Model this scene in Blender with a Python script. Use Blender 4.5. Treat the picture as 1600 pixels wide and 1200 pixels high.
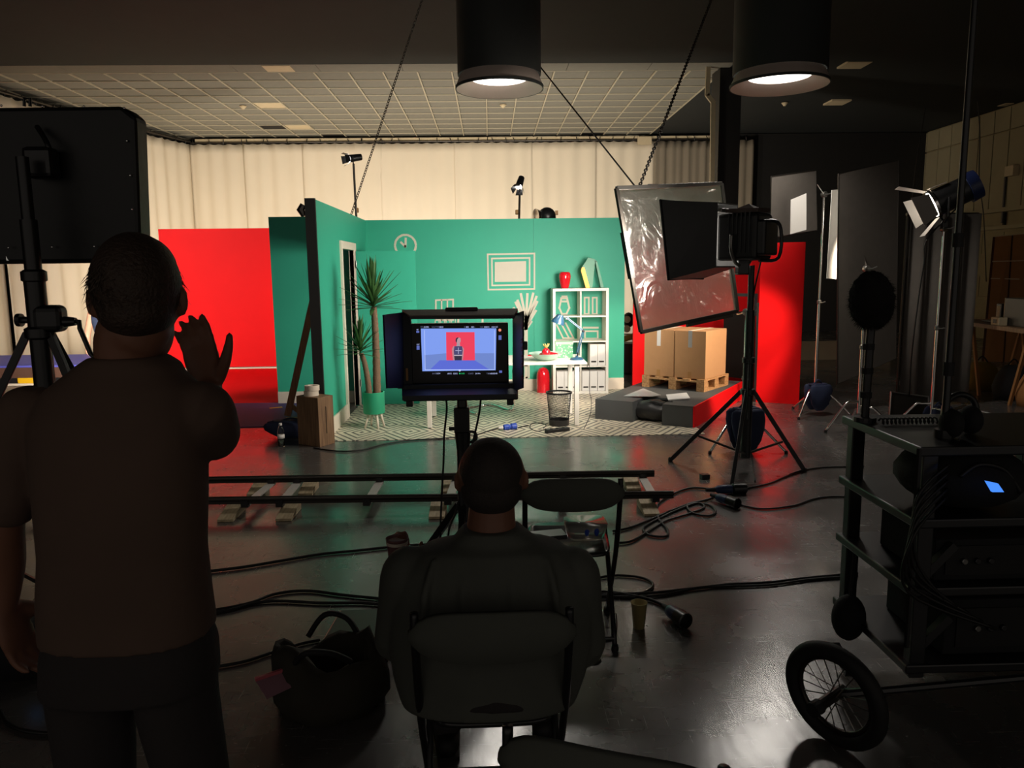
import bpy, bmesh, math, random
from mathutils import Vector as V, Matrix
random.seed(7)
sc = bpy.context.scene
col = sc.collection
for o in list(bpy.data.objects): bpy.data.objects.remove(o)

# ------------------------------------------------------------------ camera
FPX, CAMH = 1200.0, 1.68
_th, _ps, _ro = math.atan(175/1200), math.atan(33/1200), 0.012
CF = V((math.sin(_ps)*math.cos(_th), math.cos(_ps)*math.cos(_th), -math.sin(_th)))
_R0 = V((math.cos(_ps), -math.sin(_ps), 0)); _U0 = _R0.cross(CF)
CR = _R0*math.cos(_ro) - _U0*math.sin(_ro); CU = _U0*math.cos(_ro) + _R0*math.sin(_ro)
CP = V((0, 0, CAMH))
cam = bpy.data.cameras.new('camera'); cam.sensor_width = 36; cam.lens = FPX/1600*36; cam.clip_end = 100
camo = bpy.data.objects.new('camera', cam); col.objects.link(camo)
camo.matrix_world = Matrix(((CR.x, CU.x, -CF.x, CP.x), (CR.y, CU.y, -CF.y, CP.y), (CR.z, CU.z, -CF.z, CP.z), (0, 0, 0, 1)))
sc.camera = camo
def at(x, y, Y=None, Z=None):
    """a measured point of the photograph on a plane of known distance (Y) or height (Z)"""
    d = CF + CR*((x-800)/FPX) - CU*((y-600)/FPX)
    return CP + d*((Y/d.y) if Y is not None else ((Z-CAMH)/d.z))

# ------------------------------------------------------------------ world, exposure
sc.view_settings.view_transform = 'Standard'; sc.view_settings.look = 'None'
sc.view_settings.gamma = 1; sc.view_settings.use_curve_mapping = False
sc.view_settings.exposure = 0.0
w = bpy.data.worlds.new('dim_hall'); sc.world = w; w.use_nodes = True
w.node_tree.nodes['Background'].inputs[0].default_value = (.9, .8, .7, 1)
w.node_tree.nodes['Background'].inputs[1].default_value = 0.23

def light(name, kind, loc, target, power, color=(1, 1, 1), size=.3, size_y=None, spot=60, blend=.5, spread=None, parent=None):
    l = bpy.data.lights.new(name, kind); l.energy = power; l.color = color
    if kind == 'AREA':
        l.size = size
        if size_y: l.shape = 'RECTANGLE'; l.size_y = size_y
        if spread: l.spread = math.radians(spread)
    elif kind == 'SPOT':
        l.spot_size = math.radians(spot); l.spot_blend = blend; l.shadow_soft_size = size
    else: l.shadow_soft_size = size
    o = bpy.data.objects.new(name, l); col.objects.link(o)
    d = V(target) - V(loc)
    o.matrix_world = Matrix.Translation(V(loc)) @ d.to_track_quat('-Z', 'Y').to_matrix().to_4x4()
    return o
# floodlights standing on the hall floor behind the green set wall, washing the white curtains
WARM = (1, .89, .74)
for fx, fy, fp in ((-5.2, 14.8, 120), (-1.6, 13.0, 200), (1.7, 13.0, 215)):
    light('curtain_flood', 'AREA', (fx, fy, .5), (fx*1.15, 20.4, 3.0), fp, WARM, .5, .5, spread=150)
# set lights: the panel whose black back hangs at upper left, the hooded lamp at right, the fresnel, plus an unseen left spot
KEY = light('key_panel_light', 'AREA', (-2.05, 3.95, 2.25), (-6.2, 12, .9), 55, (1, .88, .76), .7, .7, spread=36)
light('left_set_light', 'SPOT', (-7.4, 7.2, 3.6), (-4.2, 13.6, 1.0), 1500, (1, .90, .80), .35, spot=46, blend=.5)  # unseen spot added beyond the left edge to brighten the red panel
# added area light at the sheet, standing in for hooded-lamp light coming through
light('sheet_fill_light', 'AREA', (1.62, 7.22, 1.72), (-.4, 10.6, 1.25), 62, (1, .93, .84), .95, 1.1, spread=105)

# ------------------------------------------------------------------ materials
def L(c): c /= 255; return c/12.92 if c <= .04045 else ((c+.055)/1.055)**2.4
def S(r, g, b): return (L(r), L(g), L(b))
MATS = {}
def mat(name, rgb, rough=.6, metal=0, var=.12, scale=9, bump=0, bscale=80, spec=.5, coat=0, emit=None, estr=0, alpha=1, trans=0, ior=1.45):
    m = bpy.data.materials.new(name); m.use_nodes = True
    nt = m.node_tree; b = nt.nodes['Principled BSDF']; N = nt.nodes.new; Lk = nt.links.new
    b.inputs['Roughness'].default_value = rough; b.inputs['Metallic'].default_value = metal
    b.inputs['Specular IOR Level'].default_value = spec; b.inputs['IOR'].default_value = ior
    b.inputs['Coat Weight'].default_value = coat; b.inputs['Alpha'].default_value = alpha
    b.inputs['Transmission Weight'].default_value = trans
    tc = N('ShaderNodeTexCoord')
    if var:
        nz = N('ShaderNodeTexNoise'); nz.inputs['Scale'].default_value = scale; nz.inputs['Detail'].default_value = 5
        Lk(tc.outputs['Object'], nz.inputs['Vector'])
        mx = N('ShaderNodeMix'); mx.data_type = 'RGBA'
        mx.inputs[6].default_value = tuple(max(0, c*(1-var)) for c in rgb)+(1,)
        mx.inputs[7].default_value = tuple(min(1, c*(1+var)) for c in rgb)+(1,)
        Lk(nz.outputs['Fac'], mx.inputs[0]); Lk(mx.outputs[2], b.inputs['Base Color'])
    else: b.inputs['Base Color'].default_value = tuple(rgb)+(1,)
    if bump:
        nb = N('ShaderNodeTexNoise'); nb.inputs['Scale'].default_value = bscale; nb.inputs['Detail'].default_value = 4
        Lk(tc.outputs['Object'], nb.inputs['Vector'])
        bp = N('ShaderNodeBump'); bp.inputs['Strength'].default_value = bump; bp.inputs['Distance'].default_value = .01
        Lk(nb.outputs['Fac'], bp.inputs['Height']); Lk(bp.outputs['Normal'], b.inputs['Normal'])
    if emit:
        b.inputs['Emission Color'].default_value = tuple(emit)+(1,); b.inputs['Emission Strength'].default_value = estr
    MATS[name] = m
    return m
def wood(name, a, bcol, scale=3, rough=.6, axis=2):
    m = bpy.data.materials.new(name); m.use_nodes = True
    nt = m.node_tree; b = nt.nodes['Principled BSDF']; N = nt.nodes.new; Lk = nt.links.new
    b.inputs['Roughness'].default_value = rough
    tc = N('ShaderNodeTexCoord'); mp = N('ShaderNodeMapping')
    s = [18, 18, 18]; s[axis] = 1.2; mp.inputs['Scale'].default_value = s
    nz = N('ShaderNodeTexNoise'); nz.inputs['Scale'].default_value = scale; nz.inputs['Detail'].default_value = 6
    Lk(tc.outputs['Object'], mp.inputs['Vector']); Lk(mp.outputs['Vector'], nz.inputs['Vector'])
    cr = N('ShaderNodeValToRGB'); cr.color_ramp.elements[0].position = .35; cr.color_ramp.elements[1].position = .7
    cr.color_ramp.elements[0].color = a+(1,); cr.color_ramp.elements[1].color = bcol+(1,)
    Lk(nz.outputs['Fac'], cr.inputs['Fac']); Lk(cr.outputs['Color'], b.inputs['Base Color'])
    return m

def floor_material():
    m = bpy.data.materials.new('black_painted_floor'); m.use_nodes = True
    nt = m.node_tree; b = nt.nodes['Principled BSDF']; N = nt.nodes.new; Lk = nt.links.new
    tc = N('ShaderNodeTexCoord')
    def noise(scale, vec=None, detail=6, stretch=None, rot=0):
        n = N('ShaderNodeTexNoise'); n.inputs['Scale'].default_value = scale; n.inputs['Detail'].default_value = detail
        if stretch:
            mp = N('ShaderNodeMapping'); mp.inputs['Scale'].default_value = stretch; mp.inputs['Rotation'].default_value = (0, 0, rot)
            Lk(tc.outputs['Object'], mp.inputs['Vector']); Lk(mp.outputs['Vector'], n.inputs['Vector'])
        else: Lk(tc.outputs['Object'], n.inputs['Vector'])
        return n
    def ramp(src, p0, p1, c0, c1):
        r = N('ShaderNodeValToRGB'); e = r.color_ramp.elements
        e[0].position = p0; e[1].position = p1; e[0].color = c0; e[1].color = c1
        Lk(src, r.inputs['Fac']); return r
    base = ramp(noise(1.3).outputs['Fac'], .3, .75, (.062, .057, .053, 1), (.10, .092, .086, 1))
    # long scuffs and scratches in three directions
    sc1 = ramp(noise(6, stretch=(1, 26, 1), rot=.5).outputs['Fac'], .66, .72, (0, 0, 0, 1), (1, 1, 1, 1))
    sc2 = ramp(noise(5, stretch=(30, 1, 1), rot=.25).outputs['Fac'], .68, .73, (0, 0, 0, 1), (1, 1, 1, 1))
    sp = ramp(noise(38, detail=2).outputs['Fac'], .72, .76, (0, 0, 0, 1), (1, 1, 1, 1))
    patch = ramp(noise(.9).outputs['Fac'], .48, .62, (0, 0, 0, 1), (1, 1, 1, 1))
    def math_(op, a, c):
        n = N('ShaderNodeMath'); n.operation = op
        for i, q in enumerate((a, c)):
            if isinstance(q, (int, float)): n.inputs[i].default_value = q
            else: Lk(q, n.inputs[i])
        return n.outputs[0]
    s = math_('MAXIMUM', math_('MAXIMUM', sc1.outputs[0], sc2.outputs[0]), sp.outputs[0])
    s = math_('MULTIPLY', s, math_('ADD', math_('MULTIPLY', patch.outputs[0], .5), .12))
    mx = N('ShaderNodeMix'); mx.data_type = 'RGBA'; Lk(s, mx.inputs[0]); Lk(base.outputs[0], mx.inputs[6]); mx.inputs[7].default_value = (.26, .23, .20, 1)
    Lk(mx.outputs[2], b.inputs['Base Color'])
    rr = ramp(noise(2.2).outputs['Fac'], .3, .7, (.19, .19, .19, 1), (.31, .31, .31, 1))
    Lk(math_('ADD', rr.outputs[0], math_('MULTIPLY', s, .3)), b.inputs['Roughness'])
    b.inputs['Specular IOR Level'].default_value = .5; b.inputs['IOR'].default_value = 2.2
    bp = N('ShaderNodeBump'); bp.inputs['Strength'].default_value = .06; bp.inputs['Distance'].default_value = .02
    hn = noise(14, stretch=(1, .35, 1)); Lk(hn.outputs['Fac'], bp.inputs['Height']); Lk(bp.outputs['Normal'], b.inputs['Normal'])
    return m
def rug_material():
    """cream vinyl printed with nested dark lozenges"""
    m = bpy.data.materials.new('lozenge_vinyl'); m.use_nodes = True
    nt = m.node_tree; b = nt.nodes['Principled BSDF']; N = nt.nodes.new; Lk = nt.links.new
    tc = N('ShaderNodeTexCoord'); sp = N('ShaderNodeSeparateXYZ'); Lk(tc.outputs['Object'], sp.inputs[0])
    def mt(op, a, c=None):
        n = N('ShaderNodeMath'); n.operation = op
        for i, q in enumerate((a, c)):
            if q is None: continue
            if isinstance(q, (int, float)): n.inputs[i].default_value = q
            else: Lk(q, n.inputs[i])
        return n.outputs[0]
    tx = mt('PINGPONG', mt('ADD', sp.outputs[0], 50), .26); ty = mt('PINGPONG', mt('ADD', sp.outputs[1], 50), .40)
    d = mt('ADD', mt('MULTIPLY', tx, 1/.26), mt('MULTIPLY', ty, 1/.40))
    g = mt('LESS_THAN', mt('FRACT', mt('MULTIPLY', d, 3.0)), .34)
    nz = N('ShaderNodeTexNoise'); nz.inputs['Scale'].default_value = 3; Lk(tc.outputs['Object'], nz.inputs['Vector'])
    g2 = mt('MULTIPLY', g, mt('ADD', mt('MULTIPLY', nz.outputs['Fac'], .4), .7))
    mx = N('ShaderNodeMix'); mx.data_type = 'RGBA'; Lk(g2, mx.inputs[0])
    mx.inputs[6].default_value = S(214, 203, 180)+(1,); mx.inputs[7].default_value = S(52, 48, 42)+(1,)
    Lk(mx.outputs[2], b.inputs['Base Color']); b.inputs['Roughness'].default_value = .42
    return m
def diffusion_material():
    """crinkled translucent plastic diffusion sheet"""
    m = bpy.data.materials.new('diffusion_sheet'); m.use_nodes = True
    nt = m.node_tree; nt.nodes.clear(); N = nt.nodes.new; Lk = nt.links.new
    out = N('ShaderNodeOutputMaterial'); tc = N('ShaderNodeTexCoord')
    nz = N('ShaderNodeTexNoise'); nz.inputs['Scale'].default_value = 3.2; nz.inputs['Detail'].default_value = 4; nz.inputs['Distortion'].default_value = 1.2
    Lk(tc.outputs['Object'], nz.inputs['Vector'])
    bp = N('ShaderNodeBump'); bp.inputs['Strength'].default_value = .5; bp.inputs['Distance'].default_value = .12; Lk(nz.outputs['Fac'], bp.inputs['Height'])
    gl = N('ShaderNodeBsdfAnisotropic'); gl.inputs['Color'].default_value = (.9, .9, .88, 1); gl.inputs['Roughness'].default_value = .22; Lk(bp.outputs['Normal'], gl.inputs['Normal'])
    tl = N('ShaderNodeBsdfTranslucent'); tl.inputs['Color'].default_value = (.75, .72, .68, 1)
    rf = N('ShaderNodeBsdfRefraction'); rf.inputs['Color'].default_value = (.9, .88, .85, 1); rf.inputs['IOR'].default_value = 1.2; rf.inputs['Roughness'].default_value = .55
    tr = N('ShaderNodeBsdfTransparent'); tr.inputs['Color'].default_value = (.8, .78, .75, 1)
    a = N('ShaderNodeMixShader'); a.inputs[0].default_value = .05; Lk(rf.outputs[0], a.inputs[1]); Lk(tr.outputs[0], a.inputs[2])
    c = N('ShaderNodeMixShader'); c.inputs[0].default_value = .30; Lk(a.outputs[0], c.inputs[1]); Lk(tl.outputs[0], c.inputs[2])
    d = N('ShaderNodeMixShader'); d.inputs[0].default_value = .16; Lk(c.outputs[0], d.inputs[1]); Lk(gl.outputs[0], d.inputs[2])
    Lk(d.outputs[0], out.inputs[0]); return m
def block_material():
    m = mat('pale_block_wall', S(150, 138, 105), .85, var=.18, scale=4); return m

FLOOR = floor_material()
GREEN = mat('green_set_paint', S(50, 166, 136), .55, var=.05, scale=3)
RED = mat('red_set_paint', S(230, 12, 18), .6, var=.04, scale=3, spec=.2)
CREAM = mat('cream_paint', S(218, 206, 188), .55, var=.05)
TAPE = mat('cream_tape', S(205, 196, 178), .6, var=.05)
WHITE = mat('white_laminate', S(228, 222, 210), .4, var=.03)
BLACK = mat('black_paint', S(26, 25, 24), .6, var=.25, scale=5)
BLACKCEIL = mat('black_ceiling', S(31, 34, 33), .85, var=.2, scale=3)
BLACKM = mat('black_metal', S(24, 24, 25), .35, metal=.0, var=.1, spec=.6)
BLACKF = mat('black_fabric', S(20, 20, 21), .85, var=.25, scale=20, bump=.2)
BLACKSHINE = mat('black_softbox_fabric', S(16, 17, 17), .42, var=.2, scale=8, bump=.15, bscale=20)
RUBBER = mat('black_rubber', S(22, 21, 20), .7, var=.2)
CHROME = mat('chrome', (.82, .8, .78), .16, metal=1, var=.04)
STEEL = mat('grey_steel', S(120, 118, 114), .34, metal=.9, var=.08)
DARKSTEEL = mat('dark_steel', S(64, 60, 56), .38, metal=.8, var=.1)
CARD = mat('brown_cardboard', S(176, 132, 90), .8, var=.06, scale=14, bump=.06, bscale=120)
PINE = wood('pallet_pine', S(150, 108, 66), S(196, 152, 104), axis=0)
PLY = wood('plywood', S(104, 78, 54), S(140, 108, 76))
WEDGE = wood('pale_wedge_wood', S(170, 150, 118), S(206, 188, 152), axis=1)
BRACE = wood('brace_timber', S(128, 80, 50), S(164, 110, 72))
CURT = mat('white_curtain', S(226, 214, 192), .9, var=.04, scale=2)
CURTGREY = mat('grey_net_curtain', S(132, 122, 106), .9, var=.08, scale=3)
CEILT = mat('olive_ceiling_tile', S(122, 120, 110), .9, var=.1, scale=7, bump=.15)
TBAR = mat('ceiling_bar', S(176, 168, 146), .6, var=.05)
PALETILE = mat('pale_tile', S(196, 180, 148), .8, var=.06)
DARKHOLE = mat('dark_void', S(22, 20, 18), .9)
BLUE = mat('blue_set_vinyl', S(82, 84, 176), .5, var=.05, scale=3)
PALEFLOOR = mat('pale_floor_vinyl', S(206, 200, 188), .5, var=.05, scale=2)
SKIN = mat('skin', S(118, 80, 62), .55, var=.08, scale=14)
SKIN2 = mat('light_skin', S(212, 158, 130), .5, var=.06, scale=14)
HAIRD = mat('brown_hair', S(52, 38, 28), .6, var=.4, scale=60, bump=.6, bscale=150)
HAIRS = mat('cropped_hair', S(48, 42, 38), .7, var=.4, scale=90, bump=.4, bscale=260)
SHIRT = mat('dark_brown_shirt', S(84, 66, 56), .9, var=.2, scale=6, bump=.25, bscale=14)
JACKET = mat('black_jacket', S(78, 80, 74), .85, var=.2, scale=6, bump=.35, bscale=12)
JEANS = mat('dark_jeans', S(44, 40, 40), .9, var=.2, scale=10, bump=.2)
DENIM = mat('blue_denim', S(52, 62, 88), .9, var=.15, scale=30)
SHOE = mat('dark_shoe', S(24, 22, 22), .6)
SANDBAG = mat('navy_sandbag', S(34, 42, 70), .75, var=.25, scale=8, bump=.4, bscale=10)
LEAF = mat('yucca_leaf', S(54, 92, 44), .5, var=.4, scale=4)
TRUNK = mat('yucca_trunk', S(112, 90, 70), .85, var=.25, scale=30, bump=.6, bscale=60)
POT = mat('green_pot', S(38, 152, 112), .5, var=.03)
REDGLOSS = mat('glossy_red', S(216, 22, 36), .12, var=.03, coat=.5)
TEAL = mat('petrol_enamel', S(44, 78, 102), .25, var=.04, coat=.3)
MINT = mat('mint_ceramic', S(168, 196, 178), .4, var=.03)
CHARCOAL = mat('charcoal_paint', S(66, 68, 68), .6, var=.12, scale=5)
PLUGBLUE = mat('blue_connector', S(34, 66, 158), .4, var=.08)
CABLE = mat('black_cable', S(22, 21, 20), .5, var=.1)
CONDUIT = mat('beige_conduit', S(168, 156, 128), .6)
FLAGM = mat('black_flag_cloth', S(88, 82, 76), .9, var=.12, scale=12)
PANEL = mat('pale_wall_panel', S(158, 148, 118), .8, var=.1, scale=2)
CLEAR = mat('clear_plastic', (1, 1, 1), .06, var=0, trans=1, ior=1.3)
AMBER = mat('amber_drink', S(240, 190, 70), .05, var=0, trans=.8, ior=1.33)
PAPER = mat('white_paper', S(220, 216, 210), .7, var=.03)
GELSHEET = mat('grey_plastic_sheet', S(150, 150, 148), .35, var=.1)
STRAW = mat('straw_board', S(150, 104, 58), .8, var=.15, scale=5)
YELLOW = mat('yellow_tape', S(226, 176, 20), .5, var=.03)
TAN = mat('tan_tape', S(164, 120, 70), .5, var=.03)
def emis(name, rgb, s): return mat(name, (.02, .02, .02), .5, var=0, emit=rgb, estr=s)
LAMPDISC = emis('lamp_disc_glow', (1, .95, .88), 4)
LAMPLIP = mat('lamp_grey_reflector', S(176, 160, 150), .6, var=.03)
SHADE = mat('black_lamp_shade', S(44, 46, 44), .7, var=.06)

# ------------------------------------------------------------------ mesh helpers
def rotz(a): return Matrix.Rotation(a, 3, 'Z')
def frame_from(d, ref=V((0, 0, 1))):
    d = d.normalized(); a = ref - d*ref.dot(d)
    if a.length < 1e-4: a = V((1, 0, 0)) - d*d.x
    if a.length < 1e-4: a = V((0, 1, 0)) - d*d.y
    a.normalize(); return a, d.cross(a)
class MB:
    def __init__(s): s.v = []; s.f = []
    def add(s, vs, fs):
        n = len(s.v); s.v += [V(q) for q in vs]; s.f += [tuple(i+n for i in q) for q in fs]; return s
    def box(s, c, d, rot=None):
        c = V(c); h = [q/2 for q in d]
        if isinstance(rot, (int, float)): rot = rotz(rot)
        vs = [V((x*h[0], y*h[1], z*h[2])) for x in (-1, 1) for y in (-1, 1) for z in (-1, 1)]
        if rot is not None: vs = [rot @ q for q in vs]
        return s.add([c+q for q in vs], [(0, 1, 3, 2), (4, 6, 7, 5), (0, 4, 5, 1), (2, 3, 7, 6), (0, 2, 6, 4), (1, 5, 7, 3)])
    def bx(s, x0, x1, y0, y1, z0, z1): return s.box(((x0+x1)/2, (y0+y1)/2, (z0+z1)/2), (abs(x1-x0), abs(y1-y0), abs(z1-z0)))
    def bar(s, p, q, wd, th, ref=V((0, 0, 1))):
        """rectangular bar from p to q: wd across, th along ref"""
        p, q = V(p), V(q); d = q-p; a, b = frame_from(d, V(ref))
        vs = [e + b*(sx*wd/2) + a*(sy*th/2) for e in (p, q) for sx, sy in ((-1, -1), (1, -1), (1, 1), (-1, 1))]
        return s.add(vs, [(0, 3, 2, 1), (4, 5, 6, 7)] + [(i, (i+1) % 4, 4+(i+1) % 4, 4+i) for i in range(4)])
    def tube(s, pts, r, n=8, closed=False, cap=True):
        pts = [V(p) for p in pts]; m = len(pts); rs = r if isinstance(r, (list, tuple)) else [r]*m
        d0 = pts[1]-pts[0]; a, b = frame_from(d0); vs = []; fs = []
        for i in range(m):
            if closed: d = (pts[(i+1) % m]-pts[i-1])
            else: d = pts[min(i+1, m-1)]-pts[max(i-1, 0)]
            if d.length < 1e-9: d = d0
            d.normalize(); a = a - d*a.dot(d)
            if a.length < 1e-5: a, b = frame_from(d)
            a.normalize(); b = d.cross(a)
            vs += [pts[i] + (a*math.cos(2*math.pi*k/n) + b*math.sin(2*math.pi*k/n))*rs[i] for k in range(n)]
        for i in range(m if closed else m-1):
            j = (i+1) % m
            fs += [(i*n+k, i*n+(k+1) % n, j*n+(k+1) % n, j*n+k) for k in range(n)]
        if cap and not closed: fs += [tuple(range(n))[::-1], tuple((m-1)*n+k for k in range(n))]
        return s.add(vs, fs)
    def cyl(s, p, q, r, r2=None, n=16): return s.tube([p, q], [r, r if r2 is None else r2], n)
    def chain(s, pts, rad, ref=V((1, 0, 0)), n=14, sub=4):
        """limb: smooth tapering tube with elliptical rings (ra along ref, rb across), rounded ends"""
        pts = [V(p) for p in pts]; rad = [q if isinstance(q, (tuple, list)) else (q, q) for q in rad]
        P, Q = [], []
        m = len(pts)
        for i in range(m-1):
            p0, p1, p2, p3 = pts[max(i-1, 0)], pts[i], pts[i+1], pts[min(i+2, m-1)]
            r0, r1, r2, r3 = rad[max(i-1, 0)], rad[i], rad[i+1], rad[min(i+2, m-1)]
            for k in range(sub):
                t = k/sub
                cr = lambda A, B, C, D: .5*((2*B) + (C-A)*t + (2*A-5*B+4*C-D)*t*t + (3*B-A-3*C+D)*t**3)
                P.append(cr(p0, p1, p2, p3)); Q.append((cr(r0[0], r1[0], r2[0], r3[0]), cr(r0[1], r1[1], r2[1], r3[1])))
        P.append(pts[-1]); Q.append(rad[-1])
        # round caps
        d = (P[0]-P[1]).normalized(); e = (P[-1]-P[-2]).normalized()
        c0 = min(Q[0]); c1 = min(Q[-1])
        pre = [(P[0]+d*c0*math.sin(x), (Q[0][0]*math.cos(x), Q[0][1]*math.cos(x))) for x in (1.45, 1.1, .6)]
        post = [(P[-1]+e*c1*math.sin(x), (Q[-1][0]*math.cos(x), Q[-1][1]*math.cos(x))) for x in (.6, 1.1, 1.45)]
        P = [q[0] for q in pre]+P+[q[0] for q in post]; Q = [q[1] for q in pre]+Q+[q[1] for q in post]
        vs = []; fs = []; m = len(P)
        for i in range(m):
            dd = P[min(i+1, m-1)]-P[max(i-1, 0)]; a, b = frame_from(dd, V(ref))
            vs += [P[i] + a*(Q[i][0]*math.cos(2*math.pi*k/n)) + b*(Q[i][1]*math.sin(2*math.pi*k/n)) for k in range(n)]
        for i in range(m-1): fs += [(i*n+k, i*n+(k+1) % n, (i+1)*n+(k+1) % n, (i+1)*n+k) for k in range(n)]
        fs += [tuple(range(n))[::-1], tuple((m-1)*n+k for k in range(n))]
        return s.add(vs, fs)
    def loft(s, rings, n=20, power=2.4):
        """rings (centre, half x, half y) stacked upwards or downwards: superellipse sections"""
        vs = []; fs = []
        for c, hx, hy in rings:
            for k in range(n):
                a = 2*math.pi*k/n; ca, sa = math.cos(a), math.sin(a)
                vs.append(V(c)+V((hx*math.copysign(abs(ca)**(2/power), ca), hy*math.copysign(abs(sa)**(2/power), sa), 0)))
        for i in range(len(rings)-1): fs += [(i*n+k, i*n+(k+1) % n, (i+1)*n+(k+1) % n, (i+1)*n+k) for k in range(n)]
        fs += [tuple(range(n))[::-1], tuple((len(rings)-1)*n+k for k in range(n))]
        return s.add(vs, fs)
    def lathe(s, prof, c=(0, 0, 0), n=24, axis=V((0, 0, 1)), close=False):
        a, b = frame_from(V(axis), V((1, 0, 0))); ax = V(axis).normalized(); c = V(c); vs = []; fs = []
        for r, z in prof: vs += [c+ax*z+(a*math.cos(2*math.pi*k/n)+b*math.sin(2*math.pi*k/n))*max(r, 1e-5) for k in range(n)]
        m = len(prof)
        for i in range(m if close else m-1):
            j = (i+1) % m; fs += [(i*n+k, i*n+(k+1) % n, j*n+(k+1) % n, j*n+k) for k in range(n)]
        if not close: fs += [tuple(range(n))[::-1], tuple((m-1)*n+k for k in range(n))]
        return s.add(vs, fs)
    def ell(s, c, r, rot=None, nu=14, nv=9):
        vs = []; fs = []; c = V(c)
        for i in range(1, nv):
            t = math.pi*i/nv
            for k in range(nu):
                q = V((r[0]*math.sin(t)*math.cos(2*math.pi*k/nu), r[1]*math.sin(t)*math.sin(2*math.pi*k/nu), r[2]*math.cos(t)))
                vs.append(c+(rot @ q if rot is not None else q))
        for z in (1, -1):
            q = V((0, 0, z*r[2])); vs.append(c+(rot @ q if rot is not None else q))
        T, B = len(vs)-2, len(vs)-1
        for i in range(nv-2): fs += [(i*nu+k, (i+1)*nu+k, (i+1)*nu+(k+1) % nu, i*nu+(k+1) % nu) for k in range(nu)]
        fs += [(T, k, (k+1) % nu) for k in range(nu)] + [(B, (nv-2)*nu+(k+1) % nu, (nv-2)*nu+k) for k in range(nu)]
        return s.add(vs, fs)
    def prism(s, poly, thick):
        """3D planar polygon extruded along a vector"""
        n = len(poly); t = V(thick); vs = [V(p) for p in poly]+[V(p)+t for p in poly]
        return s.add(vs, [tuple(range(n))[::-1], tuple(range(n, 2*n))]+[(i, (i+1) % n, n+(i+1) % n, n+i) for i in range(n)])
    def mesh(s, name):
        me = bpy.data.meshes.new(name); me.from_pydata(s.v, [], s.f); me.update()
        bm = bmesh.new(); bm.from_mesh(me); bmesh.ops.recalc_face_normals(bm, faces=bm.faces); bm.to_mesh(me); bm.free()
        return me
    def build(s, name, m, parent=None, smooth=False, bevel=0, seg=2):
        o = bpy.data.objects.new(name, s.mesh(name)); col.objects.link(o); o.data.materials.append(m)
        return finish(o, parent, smooth, bevel, seg)
def origin_of(o):
    p = V((0, 0, 0)); q = o
    while q is not None: p += q.location; q = q.parent
    return p
def finish(o, parent=None, smooth=False, bevel=0, seg=2):
    """put the origin at the mesh centre (or the parent's frame) and set shading"""
    me = o.data; bb = [V(c) for c in o.bound_box]
    c = sum(bb, V())/8
    if parent is None: c.z = min(q.z for q in bb)
    me.transform(Matrix.Translation(-c))
    if parent is not None: o.parent = parent; o.location = c-origin_of(parent)
    else: o.location = c
    if smooth:
        for p in me.polygons: p.use_smooth = True
        if smooth == 'auto':
            me.set_sharp_from_angle(angle=math.radians(40))
    if bevel:
        b = o.modifiers.new('bevel', 'BEVEL'); b.width = bevel; b.segments = seg; b.limit_method = 'ANGLE'; b.angle_limit = math.radians(40)
    return o
def thing(name, label, cat, loc=(0, 0, 0), group=None):
    o = bpy.data.objects.new(name, None); col.objects.link(o); o.location = loc; o.empty_display_size = .1
    return tag(o, label, cat, group)
def tag(o, label, cat, group=None, kind=None):
    if label: o['label'] = label
    if cat: o['category'] = cat
    if group: o['group'] = group
    if kind: o['kind'] = kind
    return o
def struct(o, label=None): o['kind'] = 'structure'; 
def st(o, label):
    o['kind'] = 'structure'; o['label'] = label; o['category'] = o.name.split('_')[0]; return o
def copy_tree(o, parent=None):
    c = o.copy(); col.objects.link(c); c.parent = parent
    for k in list(o.children): copy_tree(k, c)
    return c
def smoothpath(pts, sub=6, closed=False):
    pts = [V(p) for p in pts]; m = len(pts); out = []
    for i in range(m if closed else m-1):
        g = (lambda k: pts[k % m]) if closed else (lambda k: pts[min(max(k, 0), m-1)])
        A, B, C, D = g(i-1), g(i), g(i+1), g(i+2)
        for k in range(sub):
            t = k/sub; out.append(.5*((2*B)+(C-A)*t+(2*A-5*B+4*C-D)*t*t+(3*B-A-3*C+D)*t**3))
    if not closed: out.append(pts[-1])
    return out
def remesh(mb, name, m, parent, vox=.008, it=4):
    o = bpy.data.objects.new(name, mb.mesh(name)); col.objects.link(o)
    r = o.modifiers.new('r', 'REMESH'); r.mode = 'VOXEL'; r.voxel_size = vox
    if it: q = o.modifiers.new('s', 'SMOOTH'); q.factor = .5; q.iterations = it
    dg = bpy.context.evaluated_depsgraph_get(); dg.update()
    me = bpy.data.meshes.new_from_object(o.evaluated_get(dg)); o.modifiers.clear(); o.data = me; me.name = name
    me.materials.clear(); me.materials.append(m)
    return finish(o, parent, True)
def text(body, size, m, o, u, v, name, parent, align='LEFT', depth=.0008):
    cu = bpy.data.curves.new(name, 'FONT'); cu.body = body; cu.size = size; cu.align_x = align
    ob = bpy.data.objects.new(name, cu); col.objects.link(ob)
    dg = bpy.context.evaluated_depsgraph_get(); dg.update()
    me = bpy.data.meshes.new_from_object(ob.evaluated_get(dg)); bpy.data.objects.remove(ob)
    n = V(u).cross(V(v)).normalized()*depth
    for q in me.vertices: q.co = V(o)+V(u)*q.co.x+V(v)*q.co.y+n
    b = bpy.data.objects.new(name, me); col.objects.link(b); me.materials.clear(); me.materials.append(m)
    return finish(b, parent)
def cable(pts, r, label, name='cable', m=None, z=None, group=None, sub=7):
    P = [at(p[0], p[1], Z=(r if z is None else z)) if len(p) == 2 else V(p) for p in pts]
    r *= .8
    return tag(MB().tube(smoothpath(P, sub), r, 7).build(name, m or CABLE, None, True), label, 'cable', group)

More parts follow.
